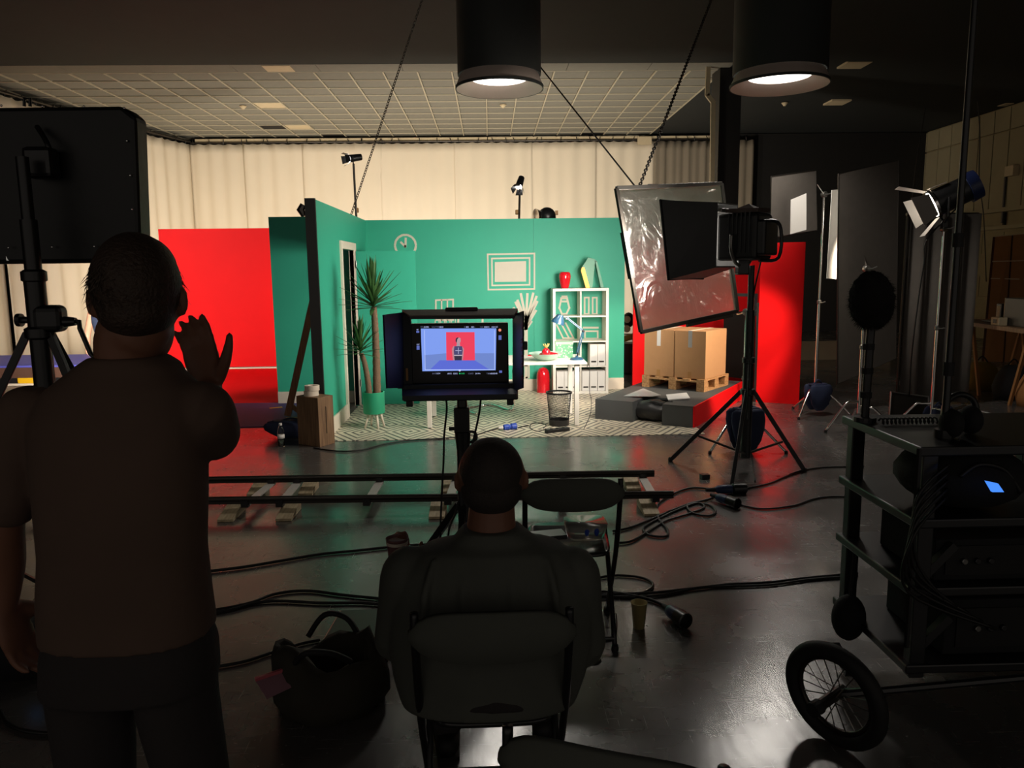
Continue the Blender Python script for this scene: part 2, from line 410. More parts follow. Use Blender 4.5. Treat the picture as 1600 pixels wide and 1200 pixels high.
# ================================================================== THE HALL
CZ = 5.16                                    # ceiling height
st(MB().bx(-13, 12, -3.5, 21.2, -.1, 0).build('floor', FLOOR), 'glossy black painted studio floor with scuffs')
st(MB().bx(-13, 12, 20.9, 21.1, 0, CZ+.4).build('wall_back', BLACK), 'black back wall of the hall behind the curtains')
st(MB().bx(-13, -12.8, -3.5, 21, 0, CZ+.4).build('wall_left', BLACK), 'dark left wall behind the white curtains')
# near black ceiling and the darker bay at right
ceil_n = st(MB().bx(-13, 12, -3.5, 13.58, CZ, CZ+.3).build('ceiling', BLACKCEIL), 'near black painted ceiling that the lamps hang from')
ceil_r = st(MB().bx(4.2, 12, 13.58, 21.1, CZ+.02, CZ+.3).build('ceiling', BLACKCEIL), 'dark ceiling of the right rear bay')
# suspended tile ceiling over the set end
T = .6; NX0, NX1 = -16, 7; Y0 = 14.08; NY = 11
ceil = st(MB().bx(-12.8, 4.2, 13.58, 21.1, CZ+.06, CZ+.3).build('ceiling', BLACKCEIL), 'suspended grid ceiling of olive tiles over the far end')
tile_m = MB().box((0, 0, 0), (T-.036, T-.036, .02)).mesh('tile')
odd = {(-8, 8): PALETILE, (-8, 4): PALETILE, (-7, 10): DARKHOLE, (-9, 8): DARKHOLE, (4, 10): DARKHOLE}
for i in range(NX0, NX1):
    for j in range(NY):
        if (i == -16 and j > 5): continue
        m_ = odd.get((i, j), CEILT)
        key = 'tile_'+m_.name
        if key not in bpy.data.meshes:
            q = tile_m.copy(); q.name = key; q.materials.append(m_)
        o = bpy.data.objects.new('ceiling_tile', bpy.data.meshes[key]); col.objects.link(o); o.parent = ceil
        o.location = V(((i+.5)*T, Y0+(j+.5)*T, CZ+.022)) - ceil.location
for i in range(NX0, NX1+1):
    MB().bx(i*T-.013, i*T+.013, Y0-.01, Y0+NY*T, CZ-.012, CZ+.012).build('runner_bar', TBAR, ceil)
for j in range(NY+1):
    MB().bx(NX0*T, NX1*T, Y0+j*T-.009, Y0+j*T+.009, CZ-.008, CZ+.01).build('cross_bar', TBAR, ceil)
# plain boards along the front edge of the tile ceiling
for k in range(12):
    MB().bx(-12.8+k*1.42+.004, -12.8+(k+1)*1.42-.004, 13.58, Y0-.012, CZ-.004, CZ+.03).build('edge_board', CEILT, ceil)
a = at(432, 105, Z=CZ-.006); MB().bx(a.x-.22, a.x+.25, 13.62, 14.0, CZ-.016, CZ-.005).build('pale_board', PALETILE, ceil)
for px, py in ((1335, 101), (1308, 160)):
    a = at(px, py, Z=CZ); tag(MB().bx(a.x-.2, a.x+.22, a.y-.2, a.y+.24, CZ-.012, CZ+.02).build('loose_ceiling_tile', PALETILE),
        'pale loose tile in the dark ceiling, the one ' + ('higher up over the right lamp' if py < 120 else 'right of and below the right lamp'), 'ceiling tile')
for px, py, lb in ((380, 168, 'at left near a pale tile'), (786, 166, 'just below the middle lamp'), (1226, 163, 'below the right lamp')):
    a = at(px, py, Z=CZ-.03)
    d = thing('smoke_detector', 'small white smoke detector on the ceiling '+lb, 'smoke detector', (a.x, a.y, CZ-.02))
    MB().lathe([(.055, 0), (.055, -.02), (.03, -.045), (.025, -.06)], (a.x, a.y, CZ-.005), 16).build('housing', PALETILE, d, 'auto')
    MB().lathe([(.07, 0), (.07, -.010)], (a.x, a.y, CZ), 16).build('base_plate', PALETILE, d)

# right wall of pale upright panels above a ledge and blockwork
wr = st(MB().bx(11.55, 11.8, -3.5, 21, 0, CZ+.3).build('wall_right', block_material()), 'pale right wall with upright panels above a ledge')
py_ = 21.0; n = 0
while py_ > 12.2:
    MB().bx(11.49, 11.56, py_-.53, py_-.015, 2.98, 4.62).build('wall_panel', PANEL, wr)
    MB().bx(11.49, 11.56, py_-.53, py_-.015, 4.66, CZ-.02).build('wall_panel', PANEL, wr)
    py_ -= .545
MB().bx(11.40, 11.56, 9, 20.9, 2.88, 2.97).build('ledge', PANEL, wr)
MB().bx(11.44, 11.56, 9, 20.9, 2.50, 2.58).build('ledge', PANEL, wr)
for k in range(9): MB().bx(11.5, 11.56, 12.5+k*.93, 12.56+k*.93, 2.59, 2.87).build('ledge_bracket', DARKSTEEL, wr)
for r_ in range(5):
    for k in range(14):
        y0 = 10.4+k*.75+(.37 if r_ % 2 else 0)
        MB().bx(11.52, 11.56, y0+.01, min(y0+.74, 20.9), r_*.49+.01, r_*.49+.48).build('wall_block', MATS['pale_block_wall'], wr)
a = at(1527, 155, Y=17.2)
em = thing('emergency_light', 'small pale exit light box with green glow high on right wall', 'light', (11.35, 17.2, a.z))
MB().box((11.36, 17.2, a.z), (.2, .3, .26)).build('housing', PALETILE, em, bevel=.02)
MB().box((11.33, 17.02, a.z+.12), (.08, .05, .06)).build('green_lamp', emis('green_glow', (.05, 1, .45), 1.6), em)
a = at(1590, 266, Y=16.8)
jb = thing('junction_box', 'pale junction box with dark pipe on the right wall panels', 'junction box', (11.43, 16.9, a.z))
MB().box((11.41, 16.9, a.z), (.14, .28, .22)).build('housing', PALETILE, jb, bevel=.01)
MB().tube([(11.45, 17.0, a.z), (11.45, 17.15, a.z-.05), (11.45, 17.15, a.z-1.1)], .025, 8).build('pipe', DARKSTEEL, jb)
tag(MB().tube(smoothpath([at(1527, 150, Y=16.9), at(1531, 210, Y=16.9), at(1530, 280, Y=16.9), at(1537, 340, Y=16.9), at(1541, 440, Y=16.9)]), .012, 6).build('hanging_cable', CABLE), 'thin black cable hanging down in front of the right wall', 'cable')
tag(MB().tube(smoothpath([at(1446, 150, Y=17.5), at(1444, 180, Y=17.5), at(1431, 260, Y=17.5), at(1424, 330, Y=17.5), at(1411, 470, Y=17.5)]), .012, 6).build('hanging_cable', CABLE), 'thin black cable hanging beside the black flag by the corner', 'cable')

# black pillar with conduit
pa, pb = at(1118, 300, Y=14.0), at(1151, 300, Y=14.0)
st(MB().bx(pa.x, pb.x, 13.9, 14.4, 0, CZ).build('wall_pillar', BLACK), 'square black pillar between the curtains and the dark bay')
cd = thing('conduit_pipe', 'beige conduit running down the left edge of the black pillar', 'pipe', (pa.x-.05, 13.85, 0))
q = [at(1107, 100, Y=13.85), at(1105, 148, Y=13.85), at(1114, 160, Y=13.85), at(1112.5, 290, Y=13.85), at(1109, 420, Y=13.85)]
for k in range(4):
    MB().bar(q[k], q[k+1]+(q[k+1]-q[k]).normalized()*.02, .075, .05, V((0, 1, 0))).build('pipe_section', CONDUIT, cd)
st(MB().bx(pb.x, 11.5, 20.5, 20.7, 0, CZ).build('wall_dark', BLACK), 'black draped wall closing the right rear bay')

# ------------------------------------------------------------------ curtains
def curtain(p, q, ztop, m, label, amp=.035, wl=.34, seed=0, group='white curtains around the hall', z0=.02):
    rnd = random.Random(seed); p, q = V(p), V(q); L_ = (q-p).length; n = max(8, int(L_/.06)); d = (q-p).normalized(); nn = V((d.y, -d.x, 0))
    ph = [rnd.uniform(0, 6) for _ in range(5)]
    def off(s, z):
        k = (1-.45*z/ztop)
        return amp*k*(math.sin(s*2*math.pi/wl+ph[0]+.6*math.sin(s*3.1+ph[1])) + .5*math.sin(s*2*math.pi/(wl*1.7)+ph[2]+.25*z)) + .03*math.sin(s*1.3+ph[3])
    vs = []; fs = []; zs = [z0, ztop*.2, ztop*.4, ztop*.6, ztop*.8, ztop*.95, ztop]
    for sgn in (0, .012):
        for z in zs:
            for i in range(n+1):
                s_ = L_*i/n; zz = z
                if z == ztop: zz = z-.03*abs(math.sin(s_*2*math.pi/.5+ph[4]))
                vs.append(p+d*s_+nn*(off(s_, z)-sgn)+V((0, 0, zz)))
    W_ = n+1; K = len(zs)*W_
    for b in (0, K):
        for j in range(len(zs)-1):
            fs += [(b+j*W_+i, b+j*W_+i+1, b+(j+1)*W_+i+1, b+(j+1)*W_+i) for i in range(n)]
    for j in range(len(zs)-1):
        for e in (0, n): fs.append((j*W_+e, (j+1)*W_+e, K+(j+1)*W_+e, K+j*W_+e))
    for i in range(n):
        for j in (0, len(zs)-1): fs.append((j*W_+i, j*W_+i+1, K+j*W_+i+1, K+j*W_+i))
    root = thing('curtain', label, 'curtain', (p+q)/2, group)
    MB().add(vs, fs).build('drape', m, root, True)
    tie = MB()
    s_ = .12
    while s_ < L_-.05:
        b_ = p+d*s_; ax = rnd.uniform(-.05, .05)
        tie.tube([b_+V((0, -.03, ztop-.02)), b_+V((ax, -.05, ztop+.05)), b_+V((ax*1.6, -.03, ztop+.10))], .010, 5)
        s_ += rnd.uniform(.16, .5)
    o = tie.build('tie_cords', CABLE, root); o['kind'] = 'stuff'
CT = 4.98
cx = [-7.55, -6.2, -4.72, -2.75, -.85, 1.1, 2.75, 4.25]
cl = ['white curtain panel in the rear left corner of the hall', 'white curtain panel just right of the rear left corner', 'bright curtain panel left of the small lamp on a pole',
      'bright curtain panel behind the chain and the small pole lamp', 'bright curtain panel above the middle of the green wall', 'bright curtain panel behind the slim lamp on the green wall',
      'white curtain panel left of the grey net curtain']
order = [0, 1, 2, 3, 4, 5, 6]
for k in range(7):
    curtain((cx[k], 20.35, 0), (cx[k+1]+.05, 20.35-.012*(k % 2), 0), CT, CURT, cl[k], .022 if k > 1 else .035, .42, k)
curtain((-8.25, 17.9, 0), (-7.5, 20.33, 0), CT, CURT, 'white curtain panel on the left side nearest the rear corner', .04, .4, 11)
curtain((-8.9, 14.6, 0), (-8.22, 17.9, 0), CT, CURT, 'white curtain on the left side behind the black light panel', .04, .45, 12)
curtain((-9.6, 10.8, 0), (-8.88, 14.6, 0), CT, CURT, 'nearest white curtain at the left edge of the picture', .04, .45, 13)
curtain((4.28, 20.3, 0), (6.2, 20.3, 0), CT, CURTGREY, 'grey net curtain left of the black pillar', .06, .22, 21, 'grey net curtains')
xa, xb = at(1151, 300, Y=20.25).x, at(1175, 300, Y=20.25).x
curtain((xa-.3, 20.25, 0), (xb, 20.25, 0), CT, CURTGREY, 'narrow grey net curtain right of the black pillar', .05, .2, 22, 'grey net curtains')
bt = thing('curtain_batten', 'long timber batten that the white curtains are tied to', 'batten', (0, 20.3, CT+.08))
for k, (x0, x1) in enumerate(((-7.4, -3.2), (-3.18, .0), (.02, 3.9), (3.92, 6.2))):
    MB().bx(x0, x1, 20.36, 20.42, CT+.02+(.03 if k == 2 else 0), CT+.12).build('batten_length', PALETILE, bt)
MB().tube([(-7.5, 20.32, CT+.02), (6.2, 20.32, CT+.02)], .018, 8).build('rail_pipe', DARKSTEEL, bt)
q = at(1008, 219, Y=20.2); MB().box((q.x, 20.28, q.z), (.36, .06, .2)).build('joint_plate', PALETILE, bt)
sb = thing('curtain_rail', 'bent curtain rail along the left side curtains', 'rail', (-8.5, 16, CT))
MB().tube([(-9.6, 10.8, CT+.05), (-8.88, 14.6, CT+.05), (-8.22, 17.9, CT+.05), (-7.5, 20.3, CT+.05)], .03, 8).build('pipe', DARKSTEEL, sb)

# ------------------------------------------------------------------ pendant lamps
def pendant(px, py, wpx, Yd, label, power):
    a = at(px, py, Y=Yd); r = (at(px+wpx/2, py, Y=Yd)-a).length
    t = thing('pendant_lamp', label, 'pendant lamp', (a.x, a.y, a.z), 'large black drum lamps')
    z = a.z
    MB().lathe([(r*.955, z+.12), (r*.955, CZ-.02), (r*.93, CZ-.02), (r*.93, z+.12)], (a.x, a.y, 0), 48, close=True).build('drum_shade', SHADE, t, 'auto')
    MB().lathe([(r*.90, z+.12), (r*1.0, z+.02), (r*1.005, z-.005), (r*.99, z-.005), (r*.64, z+.085), (r*.64, z+.11), (r*.88, z+.13)], (a.x, a.y, 0), 48, close=True).build('reflector_lip', LAMPLIP, t, 'auto')
    MB().lathe([(r*.645, z+.095), (r*.645, z+.09)], (a.x, a.y, 0), 40).build('glowing_disc', LAMPDISC, t)
    MB().lathe([(r*.99, z-.006), (r*1.012, z-.006), (r*1.012, z+.02), (r*1.0, z+.02)], (a.x, a.y, 0), 48, close=True).build('rim', SHADE, t, 'auto')
    light('pendant_light', 'SPOT', (a.x, a.y, z+.08), (a.x, a.y, 0), power, (1, .93, .84), r*.66, spot=150, blend=.6)
pendant(780.5, 139, 136, 7.45, 'large black drum lamp glowing white above the monitor', 130)
pendant(1217.5, 134, 147, 8.0, 'large black drum lamp at right above the black flags', 300)

# ================================================================== THE SET
HW = 2.41
BY = 10.85
# printed vinyl under the green room, blue and pale vinyl of the left set
rf = [at(522, 689, Z=0), at(1092, 679, Z=0)]
rg = MB(); rg.prism([(-1.70, rf[0].y-.02, .001), (2.2, rf[1].y+.02, .001), (2.2, 10.9, .001), (-1.70, 10.9, .001)], (0, 0, .004))
tag(rg.build('patterned_floor_vinyl', rug_material()), 'cream floor vinyl with dark nested lozenges in the green room', 'floor covering')
tag(MB().bx(-12.5, -2.95, 10.15, 20.2, .001, .004).build('pale_floor_vinyl', PALEFLOOR), 'pale grey floor vinyl behind and left of the red panel', 'floor covering')
tag(MB().bx(-12.5, -5.35, 7.0, 10.14, .001, .004).build('pale_floor_vinyl', PALEFLOOR), 'pale floor vinyl under the blue deck at left edge', 'floor covering')
m1, m2 = at(445, 667, Z=0), at(445, 632, Z=0)
tag(MB().bx(-5.2, -2.42, 10.12, 13.9, .005, .008).build('red_floor_vinyl', RED), 'red floor vinyl in front of the red panel', 'floor covering')
tag(MB().bx(-5.3, -2.30, m1.y, 10.1, .001, .009).build('blue_floor_mat', mat('dull_blue_mat', S(66, 58, 118), .7, var=.1)), 'dull blue mat on the floor left of the wooden box', 'floor mat')
a = at(431, 637, Z=.01); tag(MB().box((a.x, a.y, .011), (.16, .05, .003), .5).build('tape_mark', YELLOW), 'short yellow tape mark stuck on the blue mat', 'tape mark')

# red background panel of the left set
rp = thing('red_backdrop', 'large flat red background panel behind the left set', 'panel', (-4.3, 14, 0))
xl = at(252, 400, Y=14.0).x
MB().bx(xl, -2.9, 13.95, 14.05, .04, 2.50).build('board', RED, rp)
MB().bx(xl, -2.9, 13.94, 14.06, .0, .03).build('white_edge', CREAM, rp)
# grey-green flat behind the side wall
gf = thing('shaded_green_flat', 'shaded green flat with cream skirting left of the doorway', 'set wall', (-2.25, 10.1, 0))
MB().bx(-2.80, -1.80, 10.06, 10.11, 0, HW).build('board', GREEN, gf)
MB().bx(-2.80, -1.80, 10.035, 10.06, 0, .16).build('skirting', CREAM, gf, bevel=.004)

# green side wall with open doorway (runs along Y at X=-1.7)
SX = -1.70
sw = thing('green_side_wall', 'green side wall of the room set with doorway', 'set wall', (SX, 9, 0))
D0, D1, DH = 9.00, 9.82, 1.97
MB().bx(SX-.05, SX, 7.80, D0, 0, HW).build('board', GREEN, sw)
MB().bx(SX-.05, SX, D1, BY, 0, HW).build('board', GREEN, sw)
MB().bx(SX-.05, SX, D0, D1, DH, HW).build('board', GREEN, sw)
MB().bx(SX-.10, SX+.001, 7.76, 7.80, 0, HW+.01).build('black_edge', BLACK, sw)
MB().bx(SX, SX+.022, 7.80, D0-.07, 0, .17).build('skirting', CREAM, sw, bevel=.004)
MB().bx(SX, SX+.022, D1+.07, BY, 0, .17).build('skirting', CREAM, sw, bevel=.004)
dj = MB().bx(SX-.06, SX+.025, D0-.07, D0, 0, DH+.09).build('door_frame', CREAM, sw, bevel=.004)
MB().bx(SX-.06, SX+.025, D1, D1+.07, 0, DH+.09).build('door_frame', CREAM, sw, bevel=.004)
MB().bx(SX-.06, SX+.025, D0, D1, DH, DH+.09).build('door_frame', CREAM, sw, bevel=.004)
MB().bx(SX-.05, SX-.02, D0+.002, D0+.03, 0, DH).build('door_stop', CHARCOAL, sw)
a = at(477, 322, Y=7.5)
MB().tube([(SX-.12, 7.79, HW-.05), (SX-.15, 7.79, HW-.1), (SX-.12, 7.79, HW-.16)], [.03, .04, .025], 8).build('wall_clamp', DARKSTEEL, sw)
for zz in (1.9, .3): MB().bx(SX-.10, SX-.05, 7.8, 8.9, zz, zz+.05).build('rear_rail', PLY, sw)
# open door leaf
st(MB().bx(SX+.03, SX+.03+.74, D1+.0, D1+.04, .012, DH-.01).build('door_1', GREEN), 'green door leaf standing open into the room set')
d1 = bpy.data.objects['door_1']
MB().lathe([(.012, 0), (.012, .03), (.026, .04), (.026, .065), (.01, .075)], (SX+.70, D1, 1.0), 14, V((0, -1, 0))).build('door_knob', CHROME, d1, 'auto')
for zz in (.25, 1.0, 1.75): MB().cyl((SX+.03, D1-.005, zz), (SX+.03, D1-.005, zz+.09), .008, n=8).build('hinge', CHROME, d1)

# green back wall
bw = thing('green_back_wall', 'wide green back wall of the room set', 'set wall', (.1, BY, 0))
XR = 1.90
MB().bx(SX-.05, .62, BY, BY+.05, 0, HW).build('board', GREEN, bw)
MB().bx(.622, XR, BY, BY+.05, 0, HW).build('board', GREEN, bw)
MB().bx(SX+.02, XR, BY-.022, BY, 0, .165).build('skirting', CREAM, bw, bevel=.004)
for xx in (-1.5, -.4, .7, 1.7): MB().bx(xx, xx+.05, BY+.05, BY+.10, 0, HW).build('rear_stud', PLY, bw)

# ---- tape drawings on the back wall: each drawing is one thing made of tape strips
WY = BY-.003
def W(px, py): q = at(px, py, Y=WY); return V((q.x, WY, q.z))
def strips(root, pts, wd=.035, closed=True, name='tape_strip'):
    P = [W(*p) for p in pts]; n = len(P)
    for i in range(n if closed else n-1):
        p, q = P[i], P[(i+1) % n]; d = (q-p).normalized()*wd*.5
        MB().bar(p-d*.98, q+d*.98, wd, .004+.0004*(i % 2), V((0, 1, 0))).build(name, TAPE, root)
def drawing(name, label, px, py): q = W(px, py); return thing(name, label, 'wall drawing', (q.x, WY, q.z), 'tape drawings on the green wall')
t = drawing('tape_clock', 'round clock drawn in cream tape on the green wall', 633, 383)
c = W(633.5, 383.5); R_ = (W(650, 383)-c).length
for k in range(14):
    a0, a1 = 2*math.pi*k/14, 2*math.pi*(k+1)/14
    MB().bar(c+V((math.cos(a0), 0, math.sin(a0)))*R_, c+V((math.cos(a1), 0, math.sin(a1)))*R_, .03, .004+.0004*(k % 2), V((0, 1, 0))).build('rim_strip', TAPE, t)
strips(t, [(634, 373), (633.5, 385)], .03, False, 'clock_hand'); strips(t, [(627, 379), (633, 385)], .03, False, 'clock_hand')
t = drawing('tape_picture_frame', 'double picture frame drawn in cream tape on the green wall', 798, 425)
strips(t, [(762, 397.5), (835, 396), (835, 451.5), (763, 452.5)], .022)
strips(t, [(768.5, 404), (827.5, 403), (827.5, 445), (769, 446)], .022)
pl = [W(773, 409.5), W(822, 408), W(822, 440), (W(773, 440.5))]
MB().prism(pl, (0, -.004, 0)).build('filled_centre', TAPE, t)
t = drawing('tape_bookend', 'row of books drawn in cream tape above the monitor', 695, 483)
strips(t, [(681, 469), (708, 468), (708, 500), (681, 500)], .022)
for xx in (690, 699): strips(t, [(xx, 469), (xx, 500)], .02, False)
t = drawing('tape_screen', 'computer screen drawn in cream tape behind the monitor', 735, 520)
strips(t, [(716, 497), (754, 496.5), (754, 540), (716, 540)], .028)
t = drawing('tape_binders', 'four round-backed binders drawn in cream tape behind the monitor', 695, 505)
for k in range(4):
    xx = 683+k*8.5; strips(t, [(xx-3, 497), (xx+3, 497), (xx+3, 512), (xx-3, 512)], .012)
t = drawing('tape_plant', 'tall palm plant drawn in cream tape beside the shelf unit', 824, 490)
strips(t, [(822, 600), (822, 505)], .05, False, 'stem_strip')
for p0, p1 in (((822, 512), (803, 482)), ((822, 508), (806, 473)), ((822, 503), (809, 470)), ((822, 500), (814, 460)), ((822, 498), (824, 460)), ((823, 500), (833, 459)), ((823, 502), (838, 464)), ((823, 505), (839, 472)), ((823, 509), (837, 486)), ((823, 513), (830, 503)), ((821, 514), (812, 490))):
    strips(t, [p0, p1], .034, False, 'frond_strip')
t = drawing('tape_side_table', 'little side table drawn in cream tape under the desk', 823, 580)
strips(t, [(813, 571), (826.5, 571), (826.5, 590), (820, 590), (822, 598)], .022, False)

# drawings inside the shelf unit openings
t = drawing('tape_jar', 'lidded jar drawn in cream tape inside the shelf unit', 881, 478)
strips(t, [(877, 466), (886, 466), (889.5, 481), (885, 490.5), (878, 490.5), (874, 481)], .026); strips(t, [(877.5, 471), (887, 471)], .026, False)
strips(t, [(879, 463.5), (885, 463.5)], .03, False)
t = drawing('tape_book_pair', 'two upright books drawn in cream tape inside the shelf unit', 923, 478)
strips(t, [(913.5, 465), (920, 465), (920, 490.5), (913.5, 490.5)], .022); strips(t, [(926, 465), (932.5, 465), (932.5, 490.5), (926, 490.5)], .022)
t = drawing('tape_leaning_books', 'leaning books drawn in cream tape inside the shelf unit', 883, 518)
strips(t, [(870, 508), (880, 528.5), (896, 528.5), (884, 505)], .022, False); strips(t, [(876.5, 505), (889, 528)], .022, False)
t = drawing('tape_book_stack', 'stack of books drawn in cream tape inside the shelf unit', 924, 518)
strips(t, [(912, 512), (934, 512)], .026, False); strips(t, [(914, 517.5), (934, 517.5), (934, 529), (914, 529)], .022)

# ---- white 2x4 shelf unit
FY = 10.45
z1 = at(907, 450.5, Y=FY).z; x0 = at(864, 530, Y=FY).x; x1 = at(951, 530, Y=FY).x
su = thing('shelf_unit', 'white shelf unit of eight square openings against green wall', 'shelf', ((x0+x1)/2, FY+.2, 0))
th = .038; t2 = .018
for xx in (x0, x1-th): MB().bx(xx, xx+th, FY, BY-.01, 0, z1).build('side_panel', WHITE, su, bevel=.002)
MB().bx(x0+th, x1-th, FY, BY-.01, z1-th, z1).build('top_panel', WHITE, su, bevel=.002)
MB().bx(x0+th, x1-th, FY, BY-.01, .0, th).build('bottom_panel', WHITE, su, bevel=.002)
xm = (x0+x1)/2; hh = (z1-2*th)/4
MB().bx(xm-t2/2, xm+t2/2, FY+.002, BY-.012, th, z1-th).build('divider', WHITE, su)
SZ = [th+hh*k for k in range(5)]
for k in (1, 2, 3):
    for s0, s1 in ((x0+th, xm-t2/2), (xm+t2/2, x1-th)): MB().bx(s0, s1, FY+.002, BY-.012, SZ[k]-t2/2, SZ[k]+t2/2).build('shelf', WHITE, su)
# magazine files
def magfile(x, w_, z, h, label):
    f_ = thing('magazine_file', label, 'magazine file', (x, FY+.15, z), 'white magazine files in the shelf unit')
    MB().bx(x-w_/2, x+w_/2, FY+.015, FY+.27, z, z+h).build('box', PAPER, f_, bevel=.003)
    MB().bx(x-w_*.33, x+w_*.33, FY+.010, FY+.016, z+.045, z+.065).build('label_slot', DARKSTEEL, f_)
zb = th+.002; zb2 = SZ[1]+t2/2+.001
cw = (xm-t2/2-x0-th)
nm = ['first from the left', 'second from the left', 'third from the left']
for k in range(3): magfile(x0+th+.012+(k+.5)*cw/3.15, cw/3.25, zb, hh*.80, 'white magazine file in the bottom left opening, '+nm[k])
for k in range(3): magfile(xm+t2/2+.008+(k+.5)*cw/3.1, cw/3.25, zb, hh*.80, 'white magazine file in the bottom right opening, '+nm[k])
for k in range(2): magfile(xm+t2/2+.008+(k+1.5)*cw/3.1, cw/3.2, zb2, hh*.85, 'white magazine file in the upper pair, '+('left one' if k == 0 else 'right one'))
# on top: red vase and folded lamp
c = at(882.5, 450, Y=10.62); s_ = .00875
tag(MB().lathe([(.045, 0), (.052, .004), (.075, .10), (.083, .16), (.076, .205), (.062, .22), (.055, .222), (.05, .21), (.05, .1), (.03, .02)], (c.x, 10.62, z1), 28).build('red_vase', REDGLOSS, None, 'auto'), 'glossy red vase on top of the white shelf unit', 'vase')
GL = lambda px, py, Yd: at(780+px/7.27, 380+py/7.27, Y=Yd)
lm = thing('folded_lamp', 'folded green table lamp glowing orange on the shelf unit', 'lamp', (at(922, 449, Y=10.6).x, 10.6, z1))
sh = z1 - GL(1000, 497, 10.55).z
def GP(px, py, Yd=10.55): q = GL(px, py, Yd); return q+V((0, 0, sh))
MINTG = mat('sage_lamp_panel', S(104, 158, 132), .5, var=.03)
MB().prism([GP(1035, 495), GP(985, 380), GP(940, 262), GP(1012, 150), GP(1078, 172)], (0, .02, 0)).build('front_panel', MINTG, lm)
MB().prism([GP(1035, 495), GP(1078, 172), GP(1092, 180), GP(1058, 495)], (0, .13, 0)).build('inner_panel', MINTG, lm)
MB().prism([GP(1012, 150), GP(1078, 165), GP(1112, 192), GP(1090, 205), GP(1078, 178)], (0, .16, 0)).build('top_fold', MINTG, lm)
MB().prism([GP(1090, 185), GP(1112, 192), GP(1190, 493), GP(1155, 493)], (0, .14, 0)).build('leg_panel', MINTG, lm)
MB().prism([GP(940, 262, 10.545), GP(968, 262, 10.545), GP(1030, 495, 10.545), GP(985, 495, 10.545), GP(930, 300, 10.545)], (0, .008, 0)).build('glowing_face', emis('orange_glow', (1, .42, .06), 2.2), lm)
light('lamp_glow', 'POINT', (lm.location.x-.12, 10.5, z1+.16), (0, 0, 0), .35, (1, .6, .3), .05)

# ---- desk, with bowl, dotted box, desk lamp
TZ = at(905, 566, Y=8.2).z
dk = thing('white_desk', 'white laminate desk in the room set', 'desk', (.17, 8.6, 0))
tl_, tr_ = -.74, at(917, 566, Y=8.2).x
MB().bx(tl_, tr_, 8.18, 9.02, TZ-.022, TZ).build('top', WHITE, dk, bevel=.003)
for xx in (tl_+.04, tr_-.13):
    for yy in (8.22, 8.92):
        l_ = MB().bx(xx, xx+.05, yy, yy+.05, .012, TZ-.022).build('leg', WHITE, dk, bevel=.003)
        MB().cyl((xx+.025, yy+.025, .002), (xx+.025, yy+.025, .012), .016, n=10).build('foot', BLACKM, l_)
MB().bx(tl_+.09, tr_-.13, 8.93, 8.95, TZ-.08, TZ-.022).build('rail', WHITE, dk)
tq = lambda px, py: at(px, py, Z=TZ)
b0 = tq(853, 563)
tag(MB().lathe([(.055, 0), (.07, .004), (.12, .025), (.19, .075), (.195, .082), (.185, .08), (.115, .032), (.06, .014), (.001, .012)], (b0.x, b0.y, TZ), 32).build('serving_bowl', MINT, None, 'auto'), 'wide pale mint bowl on the white desk', 'bowl')
ap = thing('red_fruit', 'red fruit with a leafy crown in the mint bowl', 'fruit', (b0.x, b0.y, TZ+.06))
MB().ell((b0.x, b0.y-.02, TZ+.085), (.05, .05, .055)).build('body', REDGLOSS, ap, True)
CROWN = mat('straw_leaf', S(196, 170, 96), .7)
for k in range(7):
    a = k*.9; MB().chain([(b0.x, b0.y-.02, TZ+.135), (b0.x+.025*math.cos(a), b0.y-.02+.025*math.sin(a), TZ+.165), (b0.x+.035*math.cos(a), b0.y-.02+.035*math.sin(a), TZ+.185)], [.006, .008, .003], n=5, sub=2).build('crown_leaf', CROWN, ap, True)
for k, (dx, dy, nm_) in enumerate(((.06, .0, 'right of the crowned fruit'), (-.055, .03, 'left of the crowned fruit'), (.03, .07, 'behind the crowned fruit'))):
    tag(MB().ell((b0.x+dx+.03, b0.y+dy, TZ+.058), (.05, .045, .028)).build('red_tomato', REDGLOSS, None, True), 'flat red tomato in the mint bowl '+nm_, 'tomato')
r0 = tq(828, 556); tag(MB().box((r0.x, r0.y, TZ+.006), (.05, .03, .012)).build('red_eraser', REDGLOSS), 'small red block lying on the desk left of the bowl', 'block')
def dotted():
    m = bpy.data.materials.new('dotted_green_card'); m.use_nodes = True
    nt = m.node_tree; b = nt.nodes['Principled BSDF']; tc = nt.nodes.new('ShaderNodeTexCoord'); vo = nt.nodes.new('ShaderNodeTexVoronoi'); vo.inputs['Scale'].default_value = 42
    nt.links.new(tc.outputs['Object'], vo.inputs['Vector']); r = nt.nodes.new('ShaderNodeValToRGB'); r.color_ramp.interpolation = 'CONSTANT'
    r.color_ramp.elements[0].color = S(206, 214, 186)+(1,); r.color_ramp.elements[1].position = .34; r.color_ramp.elements[1].color = S(92, 150, 112)+(1,)
    nt.links.new(vo.outputs['Distance'], r.inputs[0]); nt.links.new(r.outputs[0], b.inputs['Base Color']); return m
d0 = tq(882, 559)
bx_ = thing('storage_box', 'green storage box with pale dots on the desk', 'box', (d0.x, d0.y, TZ))
MB().box((d0.x, d0.y+.06, TZ+.08), (.195, .14, .16), -.06).build('body', dotted(), bx_, bevel=.004)
MB().box((d0.x, d0.y+.06, TZ+.165), (.205, .15, .03), -.06).build('lid', mat('sage_lid', S(150, 186, 152), .6), bx_, bevel=.004)
l0 = tq(901, 562)
dl = thing('desk_lamp', 'petrol blue jointed desk lamp at right end of the desk', 'lamp', (l0.x, l0.y, TZ))
ly = l0.y
J = lambda px, py: at(px, py, Y=ly)
